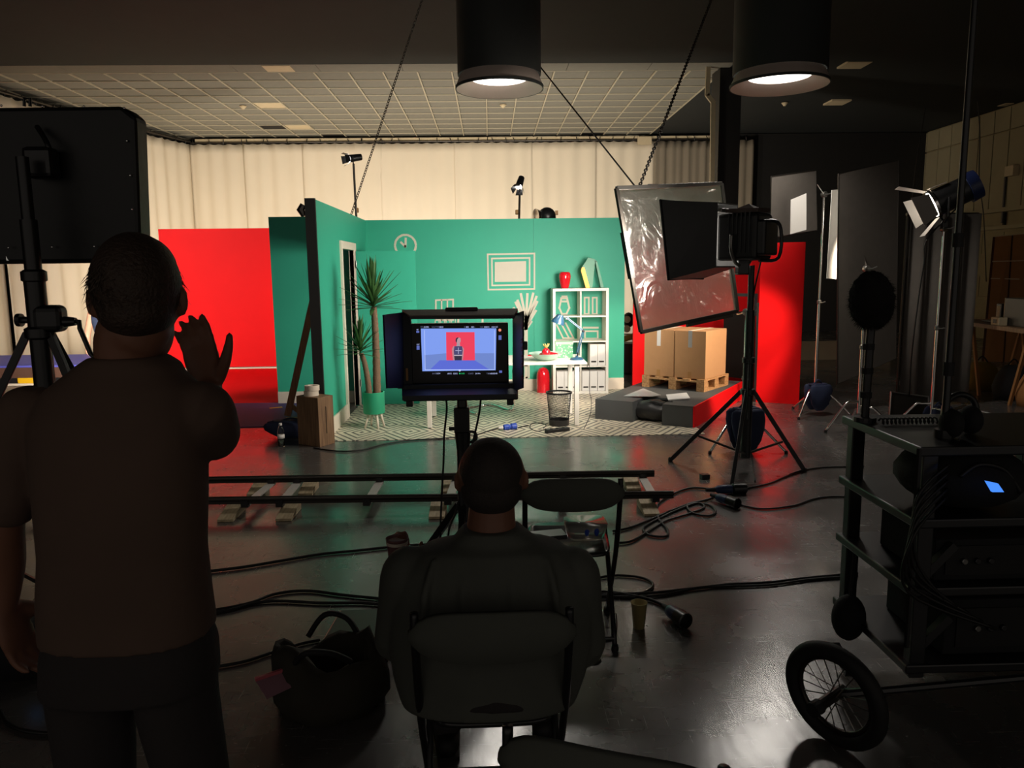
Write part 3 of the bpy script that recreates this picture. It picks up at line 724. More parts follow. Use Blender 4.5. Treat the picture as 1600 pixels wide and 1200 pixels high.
MB().lathe([(.075, 0), (.075, .012), (.06, .024), (.014, .03), (.014, .045)], (l0.x, ly, TZ), 24).build('base', TEAL, dl, 'auto')
MB().cyl((l0.x+.01, ly, TZ+.03), J(903, 551), .008, n=8).build('stem', BLACKM, dl)
e = J(911.5, 517)
for dx in (-.009, .009): MB().cyl(J(902, 552)+V((dx, 0, 0)), e+V((dx, 0, 0)), .006, n=8).build('lower_arm', TEAL, dl)
for dz in (-.008, .008): MB().cyl(e+V((0, 0, dz)), J(886, 497)+V((0, 0, dz)), .006, n=8).build('upper_arm', TEAL, dl)
MB().ell(e, (.016, .016, .016)).build('elbow_joint', BLACKM, dl, True)
MB().ell(J(885, 498), (.02, .018, .014)).build('head_joint', CHROME, dl, True)
hc = J(872, 503); hd = V((-.35, 0, -.93))
MB().lathe([(.018, -.085), (.035, -.08), (.045, -.055), (.072, -.01), (.076, .02), (.072, .02), (.066, -.005), (.04, -.048), (.015, -.06)], hc, 24, hd).build('shade', TEAL, dl, 'auto')
MB().ell(hc, (.024, .024, .024)).build('bulb', PAPER, dl, True)
MB().tube(smoothpath([J(885, 499), J(893, 500), J(899, 506), e]), .003, 5).build('cord', BLACKM, dl)
cable([tuple(J(917, 573)), tuple(at(921, 572, Y=8.5)), tuple(at(921, 610, Y=8.3)), tuple(at(924, 625, Y=8.2)), tuple(at(922, 648, Y=8.0)), tuple(at(912, 671, Z=.006))], .004, 'thin black lead hanging from the desk to the floor', 'lamp_lead')

# ---- red dome, bin, chair behind monitor, floor bits
c = at(849.5, 614, Z=.005); r_ = .093
tag(MB().lathe([(r_, 0), (r_, .22), (r_*.95, .265), (r_*.78, .31), (r_*.5, .34), (.001, .352)], (c.x, c.y+.09, .005), 30).build('red_dome_bin', REDGLOSS, None, 'auto'), 'glossy red dome-topped bin on the floor beside shelf unit', 'bin')
c = at(875, 667, Z=.005); c.y += .11
wb = thing('mesh_waste_bin', 'black wire mesh waste bin in front of the desk', 'waste bin', (c.x, c.y, .005))
r0_, r1_, hb = .105, .135, .37
mesh_ = MB()
for k in range(44):
    for sg in (1, -1):
        a0 = 2*math.pi*k/44; a1 = a0+sg*.9
        P = [V((c.x+(r0_+(r1_-r0_)*t)*math.cos(a0+(a1-a0)*t), c.y+(r0_+(r1_-r0_)*t)*math.sin(a0+(a1-a0)*t), .03+(hb-.03)*t)) for t in (0, .2, .4, .6, .8, 1)]
        mesh_.tube(P, .0016, 3)
mm = mesh_.build('wire_mesh', BLACKM, wb); mm['kind'] = 'stuff'
MB().lathe([(r1_-.006, hb-.012), (r1_+.008, hb-.012), (r1_+.008, hb+.006), (r1_-.006, hb+.006)], (c.x, c.y, 0), 36, close=True).build('rim', BLACKM, wb, 'auto')
MB().lathe([(r0_-.002, .006), (r0_+.004, .006), (r0_+.008, .07), (r0_+.004, .07), (r0_-.002, .012), (.001, .012), (.001, .006)], (c.x, c.y, 0), 36).build('base_band', BLACKM, wb, 'auto')
ps0, ps1 = at(852, 673, Z=.02), at(888, 669, Z=.02)
pw = thing('power_strip', 'black power strip lying at the foot of the mesh bin', 'power strip', (ps0.x, ps0.y-.06, 0))
o_ = V((0, -.05, 0)); MB().bar(ps0+o_, ps1+o_, .06, .045).build('body', BLACKM, pw, bevel=.008)
for k in range(3):
    q = ps0.lerp(ps1, .25+.25*k)+o_; MB().lathe([(.02, 0), (.02, .004), (.014, .004), (.014, .001)], (q.x, q.y, .0425), 12).build('socket', RUBBER, pw)
cable([(853, 670), (840, 674), (829, 669), (830, 663), (842, 661), (853, 664), (849, 669)], .007, 'short black cable looped beside the power strip')
cs = at(796, 667, Z=.03)
bp_ = thing('blue_plug', 'blue industrial plug lying on the patterned vinyl', 'plug', (cs.x, cs.y, 0))
p0, p1 = at(786, 668, Z=.035), at(807, 666, Z=.035)
MB().lathe([(.018, 0), (.03, .01), (.034, .06), (.026, .07), (.026, .085), (.036, .095), (.038, .15), (.03, .155)], p0, 14, p1-p0).build('body', PLUGBLUE, bp_, 'auto')
MB().lathe([(.012, -.05), (.02, -.005)], p0, 12, p1-p0).build('gland', PAPER, bp_)
MB().tube(smoothpath([p1+V((.02, 0, -.015)), at(818, 666, Z=.012), at(826, 665, Z=.012)]), .006, 6).build('tail', CABLE, bp_)
# chrome cantilever office chair base seen below the monitor
cc = thing('cantilever_chair', 'chrome cantilever chair under the desk behind the monitor', 'chair', (at(770, 635, Z=0).x, 8.9, 0))
Q = lambda px, py, z=.015: at(px, py, Z=z)
fr = [Q(800, 632)+V((.02, .05, .45)), Q(801, 638), Q(795, 642), Q(770, 632), Q(762, 631), Q(735, 638), Q(728, 645)]
MB().tube(smoothpath([fr[0], fr[0]+V((.0, .0, -.4)), Q(798, 641), Q(768, 632.5), Q(730, 637), Q(722, 640), Q(745, 647)], 5), .013, 8).build('base_tube', CHROME, cc, True)
MB().tube(smoothpath([Q(722, 640), Q(715, 632)+V((0, .1, 0)), Q(715, 632)+V((0, .1, .42))], 5), .013, 8).build('upright', CHROME, cc, True)
sx = at(760, 600, Y=9.05).x
MB().box((sx, 9.08, .46), (.46, .44, .05)).build('seat', BLACKF, cc, bevel=.02)
MB().box((sx, 9.30, .70), (.44, .04, .36), Matrix.Rotation(-.1, 3, 'X')).build('backrest', BLACKF, cc, bevel=.015)

# ---- yucca in a green pot on legs
c = at(585, 652, Z=.16); c.y = 8.35; c.x = at(585, 652, Y=8.35).x
yu = thing('yucca_plant', 'two-stemmed yucca plant in a green pot on legs', 'plant', (c.x, c.y, 0))
pr = .118; zt = at(585, 612, Y=8.35).z; zb_ = at(585, 645, Y=8.35).z
po = MB().lathe([(pr*.97, zb_), (pr, zb_+.01), (pr, zt), (pr-.012, zt), (pr-.012, zt-.03), (.001, zt-.03)], (c.x, c.y, 0), 36).build('pot', POT, yu, 'auto')
for k in range(4):
    a = .5+k*math.pi/2; o1 = V((math.cos(a), math.sin(a), 0))
    MB().cyl(V((c.x, c.y, zb_+.01))+o1*pr*.55, V((c.x, c.y, .005))+o1*pr*.95, .017, .011, 10).build('leg', CREAM, yu, True)
MB().lathe([(pr-.014, zt-.035), (pr-.014, zt-.022), (.001, zt-.018)], (c.x, c.y, 0), 24).build('soil', mat('soil', S(40, 30, 24), .95, var=.4, scale=60), yu)
def ytrunk(pts, r0, r1):
    P = smoothpath(pts, 10); n = len(P); rs = [r0+(r1-r0)*i/(n-1)+(.004 if i % 2 else 0) for i in range(n)]
    MB().tube(P, rs, 12).build('trunk', TRUNK, yu, True)
ya = lambda px, py, Y_=8.35: at(px, py, Y=Y_)
ytrunk([ya(589, 616), ya(588, 560), ya(586, 510), ya(584, 480)], .042, .030)
ytrunk([ya(577, 616, 8.28), ya(574, 590, 8.28), ya(569, 565, 8.28), ya(564, 552, 8.28)], .032, .024)
rl = random.Random(5)
def yleaf(o, d, L_, wd):
    if o.x+d.x*L_ < SX+.05: L_ = min(L_, (o.x-SX-.05)/max(.05, -d.x))
    """strap leaf: a thin blade with a keel, curving slightly down"""
    d = d.normalized(); side = d.cross(V((0, 0, 1)))
    if side.length < .1: side = V((1, 0, 0))
    side.normalize(); up = side.cross(d).normalized(); vs = []; fs = []; n = 6
    for i in range(n+1):
        t = i/n; w_ = 1.45*wd*(1.0-t)**.6*(.55+1.1*t if t < .4 else 1) if i < n else .0005
        p = o+d*(L_*t)-V((0, 0, 1))*(.10*L_*t*t*(1-abs(d.z)*.7))
        vs += [p-side*w_, p-up*w_*.28, p+side*w_, p+up*.002]
    for i in range(n):
        for k in range(4): fs.append((i*4+k, i*4+(k+1) % 4, i*4+4+(k+1) % 4, i*4+4+k))
    fs.append((0, 1, 2, 3))
    return MB().add(vs, fs).build('leaf', LEAF, yu)
def rosette(o, n, Lm, wd, spread=1.0):
    for k in range(n):
        a = k*2.399; e = math.radians(88-92*(k/n)**1.15*spread)
        d = V((math.cos(a)*math.cos(e), math.sin(a)*math.cos(e), math.sin(e)))
        yleaf(o+V((0, 0, .13*(1-k/n))), d, Lm*rl.uniform(.75, 1.1), wd*rl.uniform(.8, 1.2))
rosette(ya(583, 482), 58, .44, .019)
rosette(ya(563, 553, 8.28), 40, .31, .015)

# ---- wooden box with tape roll, brace, bottle, sandbag beside the side wall
n0, nl, nr = at(500, 699, Z=0), at(466.5, 694, Z=0), at(523.5, 692.5, Z=0)
bh = at(500, 622, Y=n0.y).z
wx = thing('plywood_box', 'upright plywood apple box at the end of the green side wall', 'box', (n0.x, n0.y+.1, 0))
far = nl+nr-n0
MB().prism([n0, nr, far, nl], (0, 0, bh)).build('body', PLY, wx, bevel=.004)
u_ = (nr-n0).normalized(); MB().bar(n0+(nr-n0)*.5+V((0, -.002, bh*.25)), n0+(nr-n0)*.5+V((0, -.002, bh*.8)), .006, .006).build('seam', DARKSTEEL, wx)
tc_ = (n0+far)/2
tr2 = thing('tape_roll', 'pale rolls of tape stacked on the plywood box', 'tape roll', (tc_.x-.02, tc_.y, bh))
for k, zz in enumerate((0, .052)):
    MB().lathe([(.04, zz), (.072, zz), (.072, zz+.05), (.04, zz+.05)], (tc_.x-.03+.01*k, tc_.y, bh+.001), 24, close=True).build('roll', CREAM, tr2, 'auto')
bp0 = at(447, 655, Z=.02)
br = thing('stage_brace', 'timber stage brace propping up the green side wall', 'brace', (bp0.x, bp0.y, 0))
top_ = V((SX-.13, bp0.y, 2.05))
MB().bar(bp0+V((.02, 0, .04)), top_, .03, .075, V((1, 0, 0))).build('strut', BRACE, br)
MB().bar(bp0, bp0+V((.66, 0, 0)), .06, .04).build('floor_rail', BRACE, br)
MB().bar(bp0+V((.05, .01, .17)), bp0+V((.22, .01, .03)), .03, .05).build('gusset', BRACE, br)
MB().bx(SX-.14, SX-.051, bp0.y-.05, bp0.y+.05, 1.95, 2.1).build('wall_block', BRACE, br)
c = at(440, 698, Z=.0)
bo = thing('water_bottle', 'clear plastic water bottle standing left of the plywood box', 'bottle', (c.x, c.y, 0))
MB().lathe([(.03, 0), (.034, .006), (.034, .05), (.031, .055), (.034, .06), (.034, .10), (.031, .105), (.034, .11), (.034, .16), (.02, .2), (.014, .215), (.014, .225), (.011, .225), (.011, .215), (.018, .198), (.031, .158), (.031, .008), (.001, .006)], (c.x, c.y, .001), 20).build('body', CLEAR, bo, True)
MB().lathe([(.0345, .085), (.0345, .125)], (c.x, c.y, .001), 20).build('label_band', PAPER, bo, True)
MB().lathe([(.015, .216), (.015, .236)], (c.x, c.y, .001), 14).build('cap', PAPER, bo)
def sandbag(c, r, label, seed=0, rot=0, group=None):
    """filled saddle bag: two flat creased pouches sewn to one top flap with a strap"""
    rd = random.Random(seed); t = thing('sandbag', label, 'sandbag', c, group); c = V(c); Rz = rotz(rot)
    for s_ in (-1, 1):
        vs = []; fs = []; n = 28; prof = [(1.0, .78, .25), (.93, .95, .5), (.75, 1.0, .9), (.5, .92, 1.0), (.25, .74, .95), (.08, .5, .6), (0, .34, .3)]
        for jj, (z, kx, ky) in enumerate(prof):
            for k in range(n):
                a = 2*math.pi*k/n; cr = 1+.07*math.sin(5*a+jj*1.3+seed)+.04*math.sin(9*a+jj*2)+rd.uniform(-.02, .02)
                p = V((r[0]*kx*cr*math.cos(a), r[1]*.42*ky*cr*math.sin(a)+s_*r[1]*.42, 2*r[2]*z))
                vs.append(c+Rz @ p)
        for jj in range(len(prof)-1): fs += [(jj*n+k, jj*n+(k+1) % n, (jj+1)*n+(k+1) % n, (jj+1)*n+k) for k in range(n)]
        fs += [tuple(range(n)), tuple((len(prof)-1)*n+k for k in range(n))[::-1]]
        MB().add(vs, fs).build('pouch', SANDBAG, t, True)
    MB().box(c+V((0, 0, r[2]*2.0)), (r[0]*1.3, r[1]*.9, .02), rot).build('top_flap', SANDBAG, t, bevel=.006)
    MB().tube(smoothpath([c+Rz @ V((-r[0]*.4, 0, r[2]*2.02)), c+V((0, 0, r[2]*2.35)), c+Rz @ V((r[0]*.4, 0, r[2]*2.02))], 4), .010, 6).build('handle', SANDBAG, t, True)
    return t
c = at(448, 692, Z=0); sandbag((c.x-.02, c.y+.28, .0), (.26, .13, .085), 'navy sandbag lying behind the bottle by the plywood box', 1)

# ================================================================== RED RIGHT SET
A_, B_, C_ = at(930, 655, Z=0), at(1082, 669, Z=0), at(1178, 625, Z=0)
fx = (B_-A_).normalized(); sdv = V((-fx.y, fx.x, 0)); dep = (C_-B_).dot(sdv)
PH = .235
pf = thing('grey_platform', 'low charcoal platform with red side holding the cartons', 'platform', (A_+B_)/2)
wA = (B_-A_).length
for s0, s1 in ((0, .40), (.70, 1.0)):
    p0, p1 = A_+fx*wA*s0, A_+fx*wA*s1
    MB().prism([p0, p1, p1+sdv*.35, p0+sdv*.35], (0, 0, PH-.021)).build('front_plinth', CHARCOAL, pf)
    MB().prism([p0+V((0, 0, PH-.02)), p1+V((0, 0, PH-.02)), p1+sdv*.40+V((0, 0, PH-.02)), p0+sdv*.40+V((0, 0, PH-.02))], (0, 0, .02)).build('deck_board', CHARCOAL, pf)
z_ = V((0, 0, PH-.02))
MB().prism([A_+sdv*.40+z_, B_+sdv*.40+z_, B_+sdv*dep+z_, A_+sdv*dep+z_], (0, 0, .02)).build('deck_board', CHARCOAL, pf)
MB().prism([A_+sdv*.42, B_+sdv*.42-fx*.03, B_+sdv*(dep-.02)-fx*.03, A_+sdv*(dep-.02)], (0, 0, PH-.022)).build('riser', BLACK, pf)
MB().prism([B_+sdv*.005+fx*.001, B_+sdv*.005+fx*.02, B_+sdv*dep+fx*.02, B_+sdv*dep+fx*.001], (0, 0, PH-.001)).build('red_side', RED, pf)
def PF(s, t, z=0): return A_+fx*s+sdv*t+V((0, 0, PH+z))      # platform coordinates
# cable bag slumped in the gap
g0 = A_+fx*wA*.55+sdv*.22
bg = thing('black_bag', 'slumped black vinyl bag in the gap of the platform', 'bag', (g0.x, g0.y, 0))
m_ = MB().chain([g0-fx*.15+V((0, 0, .11)), g0+V((0, 0, .125)), g0+fx*.15+V((0, 0, .11))], [(.10, .13), (.125, .16), (.10, .13)], V((0, 0, 1)), 18, 5)
rr_ = random.Random(3)
for i, q in enumerate(m_.v): m_.v[i] = V((q.x+rr_.uniform(-.006, .006), q.y+rr_.uniform(-.006, .006), max(.004, q.z+rr_.uniform(-.008, .008))))
m_.build('body', mat('black_vinyl', S(34, 34, 34), .38, bump=.3, bscale=14), bg, True)
MB().tube(smoothpath([g0-fx*.13+V((0, -.08, .20)), g0-fx*.03+V((0, -.12, .235)), g0+fx*.07+V((0, -.1, .22)), g0+fx*.2+V((0, -.05, .24))]), .012, 6).build('strap', CABLE, bg, True)
s0 = PF(.34, .33, .006); s1 = PF(.70, .42, .006)
tag(MB().prism([PF(.22, .30, .002), PF(.58, .26, .03), PF(.62, .46, .02), PF(.35, .60, .06)], (0, 0, .004)).build('plastic_sheet', GELSHEET), 'crumpled grey plastic sheet lying on the platform', 'sheet')
tag(MB().prism([PF(.78, .24, .004), PF(.98, .40, .012), PF(.90, .52, .05), PF(.72, .34, .04)], (0, 0, .012)).build('white_folder', PAPER), 'white folded card lying on the platform before the pallet', 'card')
# pallet and cartons : yaw follows the platform
bl = at(1001, 598, Z=PH+.13); ang = math.atan2(fx.y, fx.x)
P0 = at(1003, 604, Z=PH); P1 = at(1100, 613, Z=PH)
u = (P1-P0); wP = u.length; u.normalize(); v_ = V((-u.y, u.x, 0)); dP = .72
plt = thing('wooden_pallet', 'pale wooden pallet under the two cartons', 'pallet', (P0+P1)/2+v_*dP/2)
for s_ in (0, .5, 1):
    for t_ in (0, .5, 1):
        c = P0+u*(wP-.10)*s_+u*.05+v_*((dP-.12)*t_+.06); MB().box((c.x, c.y, PH+.065), (.10, .12, .085), math.atan2(u.y, u.x)).build('block', PINE, plt)
for s_ in (0, .5, 1):
    c = P0+u*((wP-.10)*s_+.05); MB().bar(c+V((0, 0, .0115)), c+v_*dP+V((0, 0, .0115)), .10, .022).build('bottom_board', PINE, plt)
for t_ in (0, .5, 1):
    c = P0+v_*((dP-.1)*t_+.05); MB().bar(c+V((0, 0, .118)), c+u*wP+V((0, 0, .118)), .10, .018).build('stringer_board', PINE, plt)
for k in range(5):
    c = P0+u*((wP-.10)*k/4+.05); MB().bar(c+V((0, 0, .137)), c+v_*dP+V((0, 0, .137)), .10, .02).build('deck_slat', PINE, plt)
cz0 = PH+.148; chh = at(1055, 517, Y=(P0.y+P1.y)/2+.05).z-cz0+.01
for k in range(2):
    bs = P0+u*(.01+k*(wP/2))+v_*.03; be = bs+u*(wP/2-.014); dB = dP-.12
    lab = 'tall cardboard carton on the pallet, ' + ('left one' if k == 0 else 'right one with a sunlit side')
    if k: lab = 'tall cardboard carton on the pallet, right one with a bright side'
    t = thing('carton', lab, 'carton', (bs+be)/2+v_*dB/2, 'cartons on the pallet')
    b0_ = V((bs.x, bs.y, cz0)); e0_ = V((be.x, be.y, cz0))
    MB().prism([b0_, e0_, e0_+v_*dB, b0_+v_*dB], (0, 0, chh)).build('body', CARD, t, bevel=.004)
    mid = (b0_+e0_)/2-u*.0
    for q in (0,):
        MB().bar(mid-v_*.002+V((0, 0, chh-.20)), mid-v_*.002+V((0, 0, chh+.001)), .05, .002, v_).build('tape', GELSHEET if k else PAPER, t)
        MB().bar(mid+V((0, 0, chh+.0015)), mid+v_*dB+V((0, 0, chh+.0015)), .05, .002).build('tape', CREAM, t)
        MB().bar(mid-v_*.002+V((0, 0, .0)), mid-v_*.002+V((0, 0, .08)), .045, .002, v_).build('tape', TAN, t)
# red walls behind
xw = at(989, 560, Y=10.75).x
rw = thing('red_set_wall', 'red set wall behind the cartons', 'set wall', (2.6, 10.8, 0))
MB().bx(xw, 2.9, 10.75, 10.80, 0, 2.1).build('board', RED, rw)
MB().bx(2.902, 4.0, 10.75, 10.80, 0, 2.1).build('board', RED, rw)
r2a, r2b = at(1181, 628, Z=0), at(1248, 632, Z=0)
rw2 = thing('red_end_panel', 'narrow red panel at the right end of the set', 'set wall', (r2a+r2b)/2)
tn = (r2b-r2a).normalized(); nn_ = V((-tn.y, tn.x, 0))
zt2 = at(1255, 378, Y=r2b.y).z
MB().prism([r2a, r2b, r2b+nn_*.04, r2a+nn_*.04], (0, 0, zt2)).build('board', RED, rw2)
MB().prism([r2a-tn*.03, r2a-tn*.001, r2a-tn*.001+nn_*.05, r2a-tn*.03+nn_*.05], (0, 0, zt2*.63)).build('black_edge', BLACK, rw2)
dw0, dw1 = at(1128, 600, Y=10.3), at(1176, 600, Y=9.95)
zk = at(1150, 487, Y=10.1).z
bk = thing('dark_set_panel', 'charcoal panel standing between cartons and red end panel', 'panel', (dw0+dw1)/2)
MB().prism([V((dw0.x, dw0.y, PH+.001)), V((dw1.x, dw1.y, PH+.001)), V((dw1.x+.02, dw1.y+.04, PH+.001)), V((dw0.x+.02, dw0.y+.04, PH+.001))], (0, 0, zk-PH)).build('board', BLACK, bk)
fb = at(1150, 452, Y=9.5)
MB().bar(V((dw0.x, dw0.y-.01, zk+.22)), V((dw1.x, dw1.y-.01, zk+.22)), .03, .04).build('rail', CHARCOAL, bk)
MB().bar(V((dw1.x, dw1.y-.01, zk-.05)), V((dw1.x, dw1.y-.01, zk+.24)), .04, .03, V((0, 1, 0))).build('post', CHARCOAL, bk)
# clutter seen through the gap between the green and red walls
g1 = at(982, 500, Y=13.0)
lp = thing('stored_lamp_head', 'dark lamp head on a shelf seen through the wall gap', 'lamp', (g1.x, 13, g1.z-.1))
MB().ell((g1.x, 13, g1.z), (.10, .12, .13)).build('body', DARKSTEEL, lp, True)
MB().lathe([(.05, 0), (.06, .03), (.05, .03)], (g1.x-.05, 12.88, g1.z+.02), 16, V((0, -1, 0))).build('dial', PALETILE, lp)
MB().lathe([(.05, 0), (.06, .03), (.05, .03)], (g1.x-.05, 12.88, g1.z-.14), 16, V((0, -1, 0))).build('dial', PALETILE, lp)
MB().bx(g1.x-.3, g1.x+.3, 12.8, 13.2, g1.z-.32, g1.z-.28).build('shelf_board', PLY, lp)
for zz in (0, 1): MB().bx(g1.x-.3+zz*.55, g1.x-.25+zz*.55, 12.85, 13.15, 0, g1.z-.32).build('shelf_leg', PLY, lp)
c_ = at(984, 585, Y=12.6); tag(MB().bx(c_.x-.2, c_.x+.2, 12.4, 12.75, 0, .5).build('flight_case', BLACKM, bevel=.02), 'small black flight case seen low through the wall gap', 'case')
tag(MB().tube(smoothpath([(g1.x-.2, 12.55, .55), (g1.x+.05, 12.5, .62), (g1.x+.3, 12.6, .52)]), .05, 8).build('coiled_hose', mat('ochre_hose', S(150, 120, 50), .7)), 'ochre hose lying on the case behind the gap', 'hose')

# ================================================================== LIGHT FIXTURES AND GRIP
def tripod(base, hubz, feet, top, label, cat='stand', name='light_stand', r=.022, m=None, group=None, crank=True):
    """crank stand: column with three straight legs, braces, collars and a crank box"""
    m = m or BLACKM; base = V(base); t = thing(name, label, cat, (base.x, base.y, 0), group)
    MB().cyl((base.x, base.y, .12), (base.x, base.y, hubz+.25), r*1.5, n=14).build('outer_column', m, t, 'auto')
    MB().cyl((base.x, base.y, hubz+.25), (base.x, base.y, top-(top-hubz)*.35), r*1.2, n=14).build('middle_column', m, t, 'auto')
    MB().cyl((base.x, base.y, top-(top-hubz)*.35), (base.x, base.y, top), r*.9, n=14).build('top_column', m, t, 'auto')
    MB().lathe([(r*1.5, 0), (r*2.1, .01), (r*2.1, .05), (r*1.5, .06)], (base.x, base.y, hubz-.03), 16).build('hub', m, t, 'auto')
    MB().lathe([(r*1.3, 0), (r*1.8, .01), (r*1.8, .05), (r*1.3, .06)], (base.x, base.y, hubz+.23), 16).build('collar', m, t, 'auto')
    for f in feet:
        f = V(f); h = V((base.x, base.y, hubz)); d = (f-h); hs = V((d.x, d.y, 0)).normalized()
        l_ = MB().bar(h+hs*.05, f+V((0, 0, .012)), .026, .034, V((0, 0, 1))).build('leg', m, t, bevel=.003)
        MB().lathe([(.018, 0), (.022, .015), (.018, .035)], (f.x, f.y, .001), 10).build('rubber_foot', RUBBER, l_)
        mid = h.lerp(f, .62); MB().bar(mid, V((base.x, base.y, .16))+hs*.03, .016, .016).build('brace', DARKSTEEL, t)
    if crank:
        MB().box((base.x+.055, base.y, hubz+.065), (.13, .10, .125)).build('crank_box', m, t, bevel=.03, seg=3)
        MB().cyl((base.x+.10, base.y, hubz+.05), (base.x+.17, base.y, hubz+.05), .028, .018, 14).build('crank_axle', m, t)
        MB().tube([(base.x+.16, base.y, hubz+.05), (base.x+.185, base.y, hubz+.05), (base.x+.19, base.y-.01, hubz+.02), (base.x+.235, base.y-.02, hubz-.10), (base.x+.25, base.y-.02, hubz-.115), (base.x+.29, base.y-.02, hubz-.12)], .011, 8).build('crank_handle', m, t)
        MB().cyl((base.x-.03, base.y, hubz+.06), (base.x-.085, base.y, hubz+.06), .016, n=10).build('knob', m, t)
        MB().cyl((base.x-.075, base.y, hubz+.06), (base.x-.095, base.y, hubz+.06), .030, n=12).build('knob', m, t)
    return t
def cstand(base, top, label, ang=0., r=.0125, arm=None, group='chrome grip stands'):
    base = V(base); t = thing('grip_stand', label, 'stand', (base.x, base.y, 0), group)
    for k in range(3):
        a = ang+k*2.094; d = V((math.cos(a), math.sin(a), 0)); z0 = .30-.05*k
        MB().tube(smoothpath([base+V((0, 0, z0)), base+d*.10+V((0, 0, z0)), base+d*.17+V((0, 0, z0-.02)), base+d*.40+V((0, 0, .015))], 5), .0125, 8).build('leg', CHROME, t, True)
        MB().lathe([(.015, 0), (.017, .01), (.014, .03)], base+d*.40+V((0, 0, .0)), 10).build('rubber_foot', RUBBER, t)
    MB().cyl(base+V((0, 0, .18)), base+V((0, 0, top*.52)), r*1.35, n=12).build('column', CHROME, t, 'auto')
    MB().cyl(base+V((0, 0, top*.52)), base+V((0, 0, top)), r, n=12).build('riser', CHROME, t, 'auto')
    for z in (top*.52, ):
        MB().lathe([(r*1.4, 0), (r*2, .008), (r*2, .04), (r*1.2, .05)], base+V((0, 0, z-.02)), 12).build('collar', STEEL, t, 'auto')
        MB().tube([base+V((0, -.01, z)), base+V((.02, -.05, z)), base+V((.045, -.06, z+.01))], .007, 6).build('knob', STEEL, t)
    h = MB().lathe([(.03, -.025), (.033, -.02), (.033, .02), (.03, .025)], base+V((0, 0, top)), 16, V((.3, -1, 0))).build('grip_head', STEEL, t, 'auto')
    MB().tube([base+V((.0, -.03, top)), base+V((.03, -.07, top)), base+V((.07, -.08, top+.02))], .007, 6).build('knob', STEEL, t)
    if arm: MB().cyl(base+V((0, 0, top)), arm, .008, n=8).build('arm', CHROME, t)
    return t
def flag(c4, label, m=FLAGM, cat='flag', name='black_flag', th=.006, fr=True, group=None):
    """cloth panel on a wire frame, corners in order"""
    c4 = [V(p) for p in c4]; n = (c4[1]-c4[0]).cross(c4[3]-c4[0]).normalized()
    t = thing(name, label, cat, (c4[2]+c4[3])/2, group)
    MB().prism([p-n*th/2 for p in c4], n*th).build('cloth', m, t)
    if fr: MB().tube(c4, .008, 6, closed=True).build('wire_frame', DARKSTEEL, t)
    return t

# ---- key light panel at upper left, seen from behind
PY = 3.62
bz = at(62, 520, Y=PY)
feet = [V((bz.x-.72, PY-.25, 0)), V((bz.x+.55, PY-.10, 0)), V((bz.x+.30, PY+.62, 0))]
top_p = at(52, 245, Y=PY).z
tripod((bz.x, PY, 0), bz.z, feet, top_p, 'heavy black crank stand carrying the big light panel', r=.030)
lpn = thing('studio_softlight', 'big black light panel seen from behind at upper left', 'studio light', (bz.x, PY+.15, top_p-.1))
PYp = PY+.18
c4 = [at(-75, 168, Y=PYp), at(190, 165, Y=PYp), at(211, 182, Y=PYp), at(219, 398, Y=PYp+.02), at(205, 410, Y=PYp+.02), at(-75, 413, Y=PYp+.02)]
MB().prism(c4, (0, .14, 0)).build('housing', BLACKSHINE, lpn, bevel=.02)
PANELGLOW = emis('panel_diffuser_glow', (1, .9, .78), 6)
lo, hi = c4[5], c4[1]
MB().bx(lo.x+.06, c4[2].x-.06, PYp+.145, PYp+.15, lo.z+.06, hi.z-.06).build('diffuser', PANELGLOW, lpn)
for px, py in ((2, 165), (66, 166), (131, 166.5), (194, 169), (198, 220), (203, 274), (206, 327), (13, 387), (81, 386), (147, 385)):
    q = at(px, py, Y=PYp-.006); MB().ell(q, (.006, .004, .006), None, 8, 5).build('rivet', CHROME, lpn, True)
MB().tube([at(38, 166, Y=PYp), at(38, 154, Y=PYp), at(47, 154, Y=PYp), at(47, 166, Y=PYp)], .008, 6).build('carry_loop', BLACKM, lpn)
MB().tube(smoothpath([at(58, 198, Y=PYp-.03), at(74, 225, Y=PYp-.08), at(80, 250, Y=PYp-.07), at(78, 268, Y=PYp-.05)]), [.012]*19, 7).build('yoke_cable', BLACKM, lpn, True)
MB().box(at(65, 255, Y=PYp-.06), (.13, .10, .14)).build('yoke_mount', BLACKM, lpn, bevel=.02)
KEY.location = (lo.x+.55, PYp+.22, (lo.z+hi.z)/2)
KEY.rotation_euler = (V((-6.2, 12, .9))-KEY.location).to_track_quat('-Z', 'Y').to_euler()

# ---- hooded lamp on a crank stand, with diffusion frame
bs = at(1149, 690, Z=0); bs = V((2.12, 6.22, 0))
hz = at(1147, 612, Y=6.22).z
tripod(bs, hz, [V((1.58, 6.60, 0)), V((2.60, 6.16, 0)), at(1142, 768, Z=0)], at(1150, 415, Y=6.22).z, 'black crank stand under the hooded lamp by the red set', r=.028, crank=False)
hl = thing('hooded_lamp', 'black fabric hooded lamp aimed at the diffusion frame', 'studio light', at(1150, 415, Y=6.22))
mc = at(1066, 376, Y=6.46); bc = at(1136, 368, Y=6.16); ax = (mc-bc).normalized(); ax.z = 0; ax.normalize(); sd = V((-ax.y, ax.x, 0)); up = V((0, 0, 1))
def rect(c, hw, hh_, tilt=0): return [c-sd*hw-up*hh_, c+sd*hw-up*hh_, c+sd*hw+up*hh_, c-sd*hw+up*hh_]
a4, b4 = rect(mc, .26, .318), rect(bc, .16, .25)
a4 = [p+(ax*.045 if i > 1 else -ax*.045) for i, p in enumerate(a4)]
hood = MB()
inn = [p.lerp(mc, .03) for p in a4]; inb = [p.lerp(bc, .04) for p in b4]
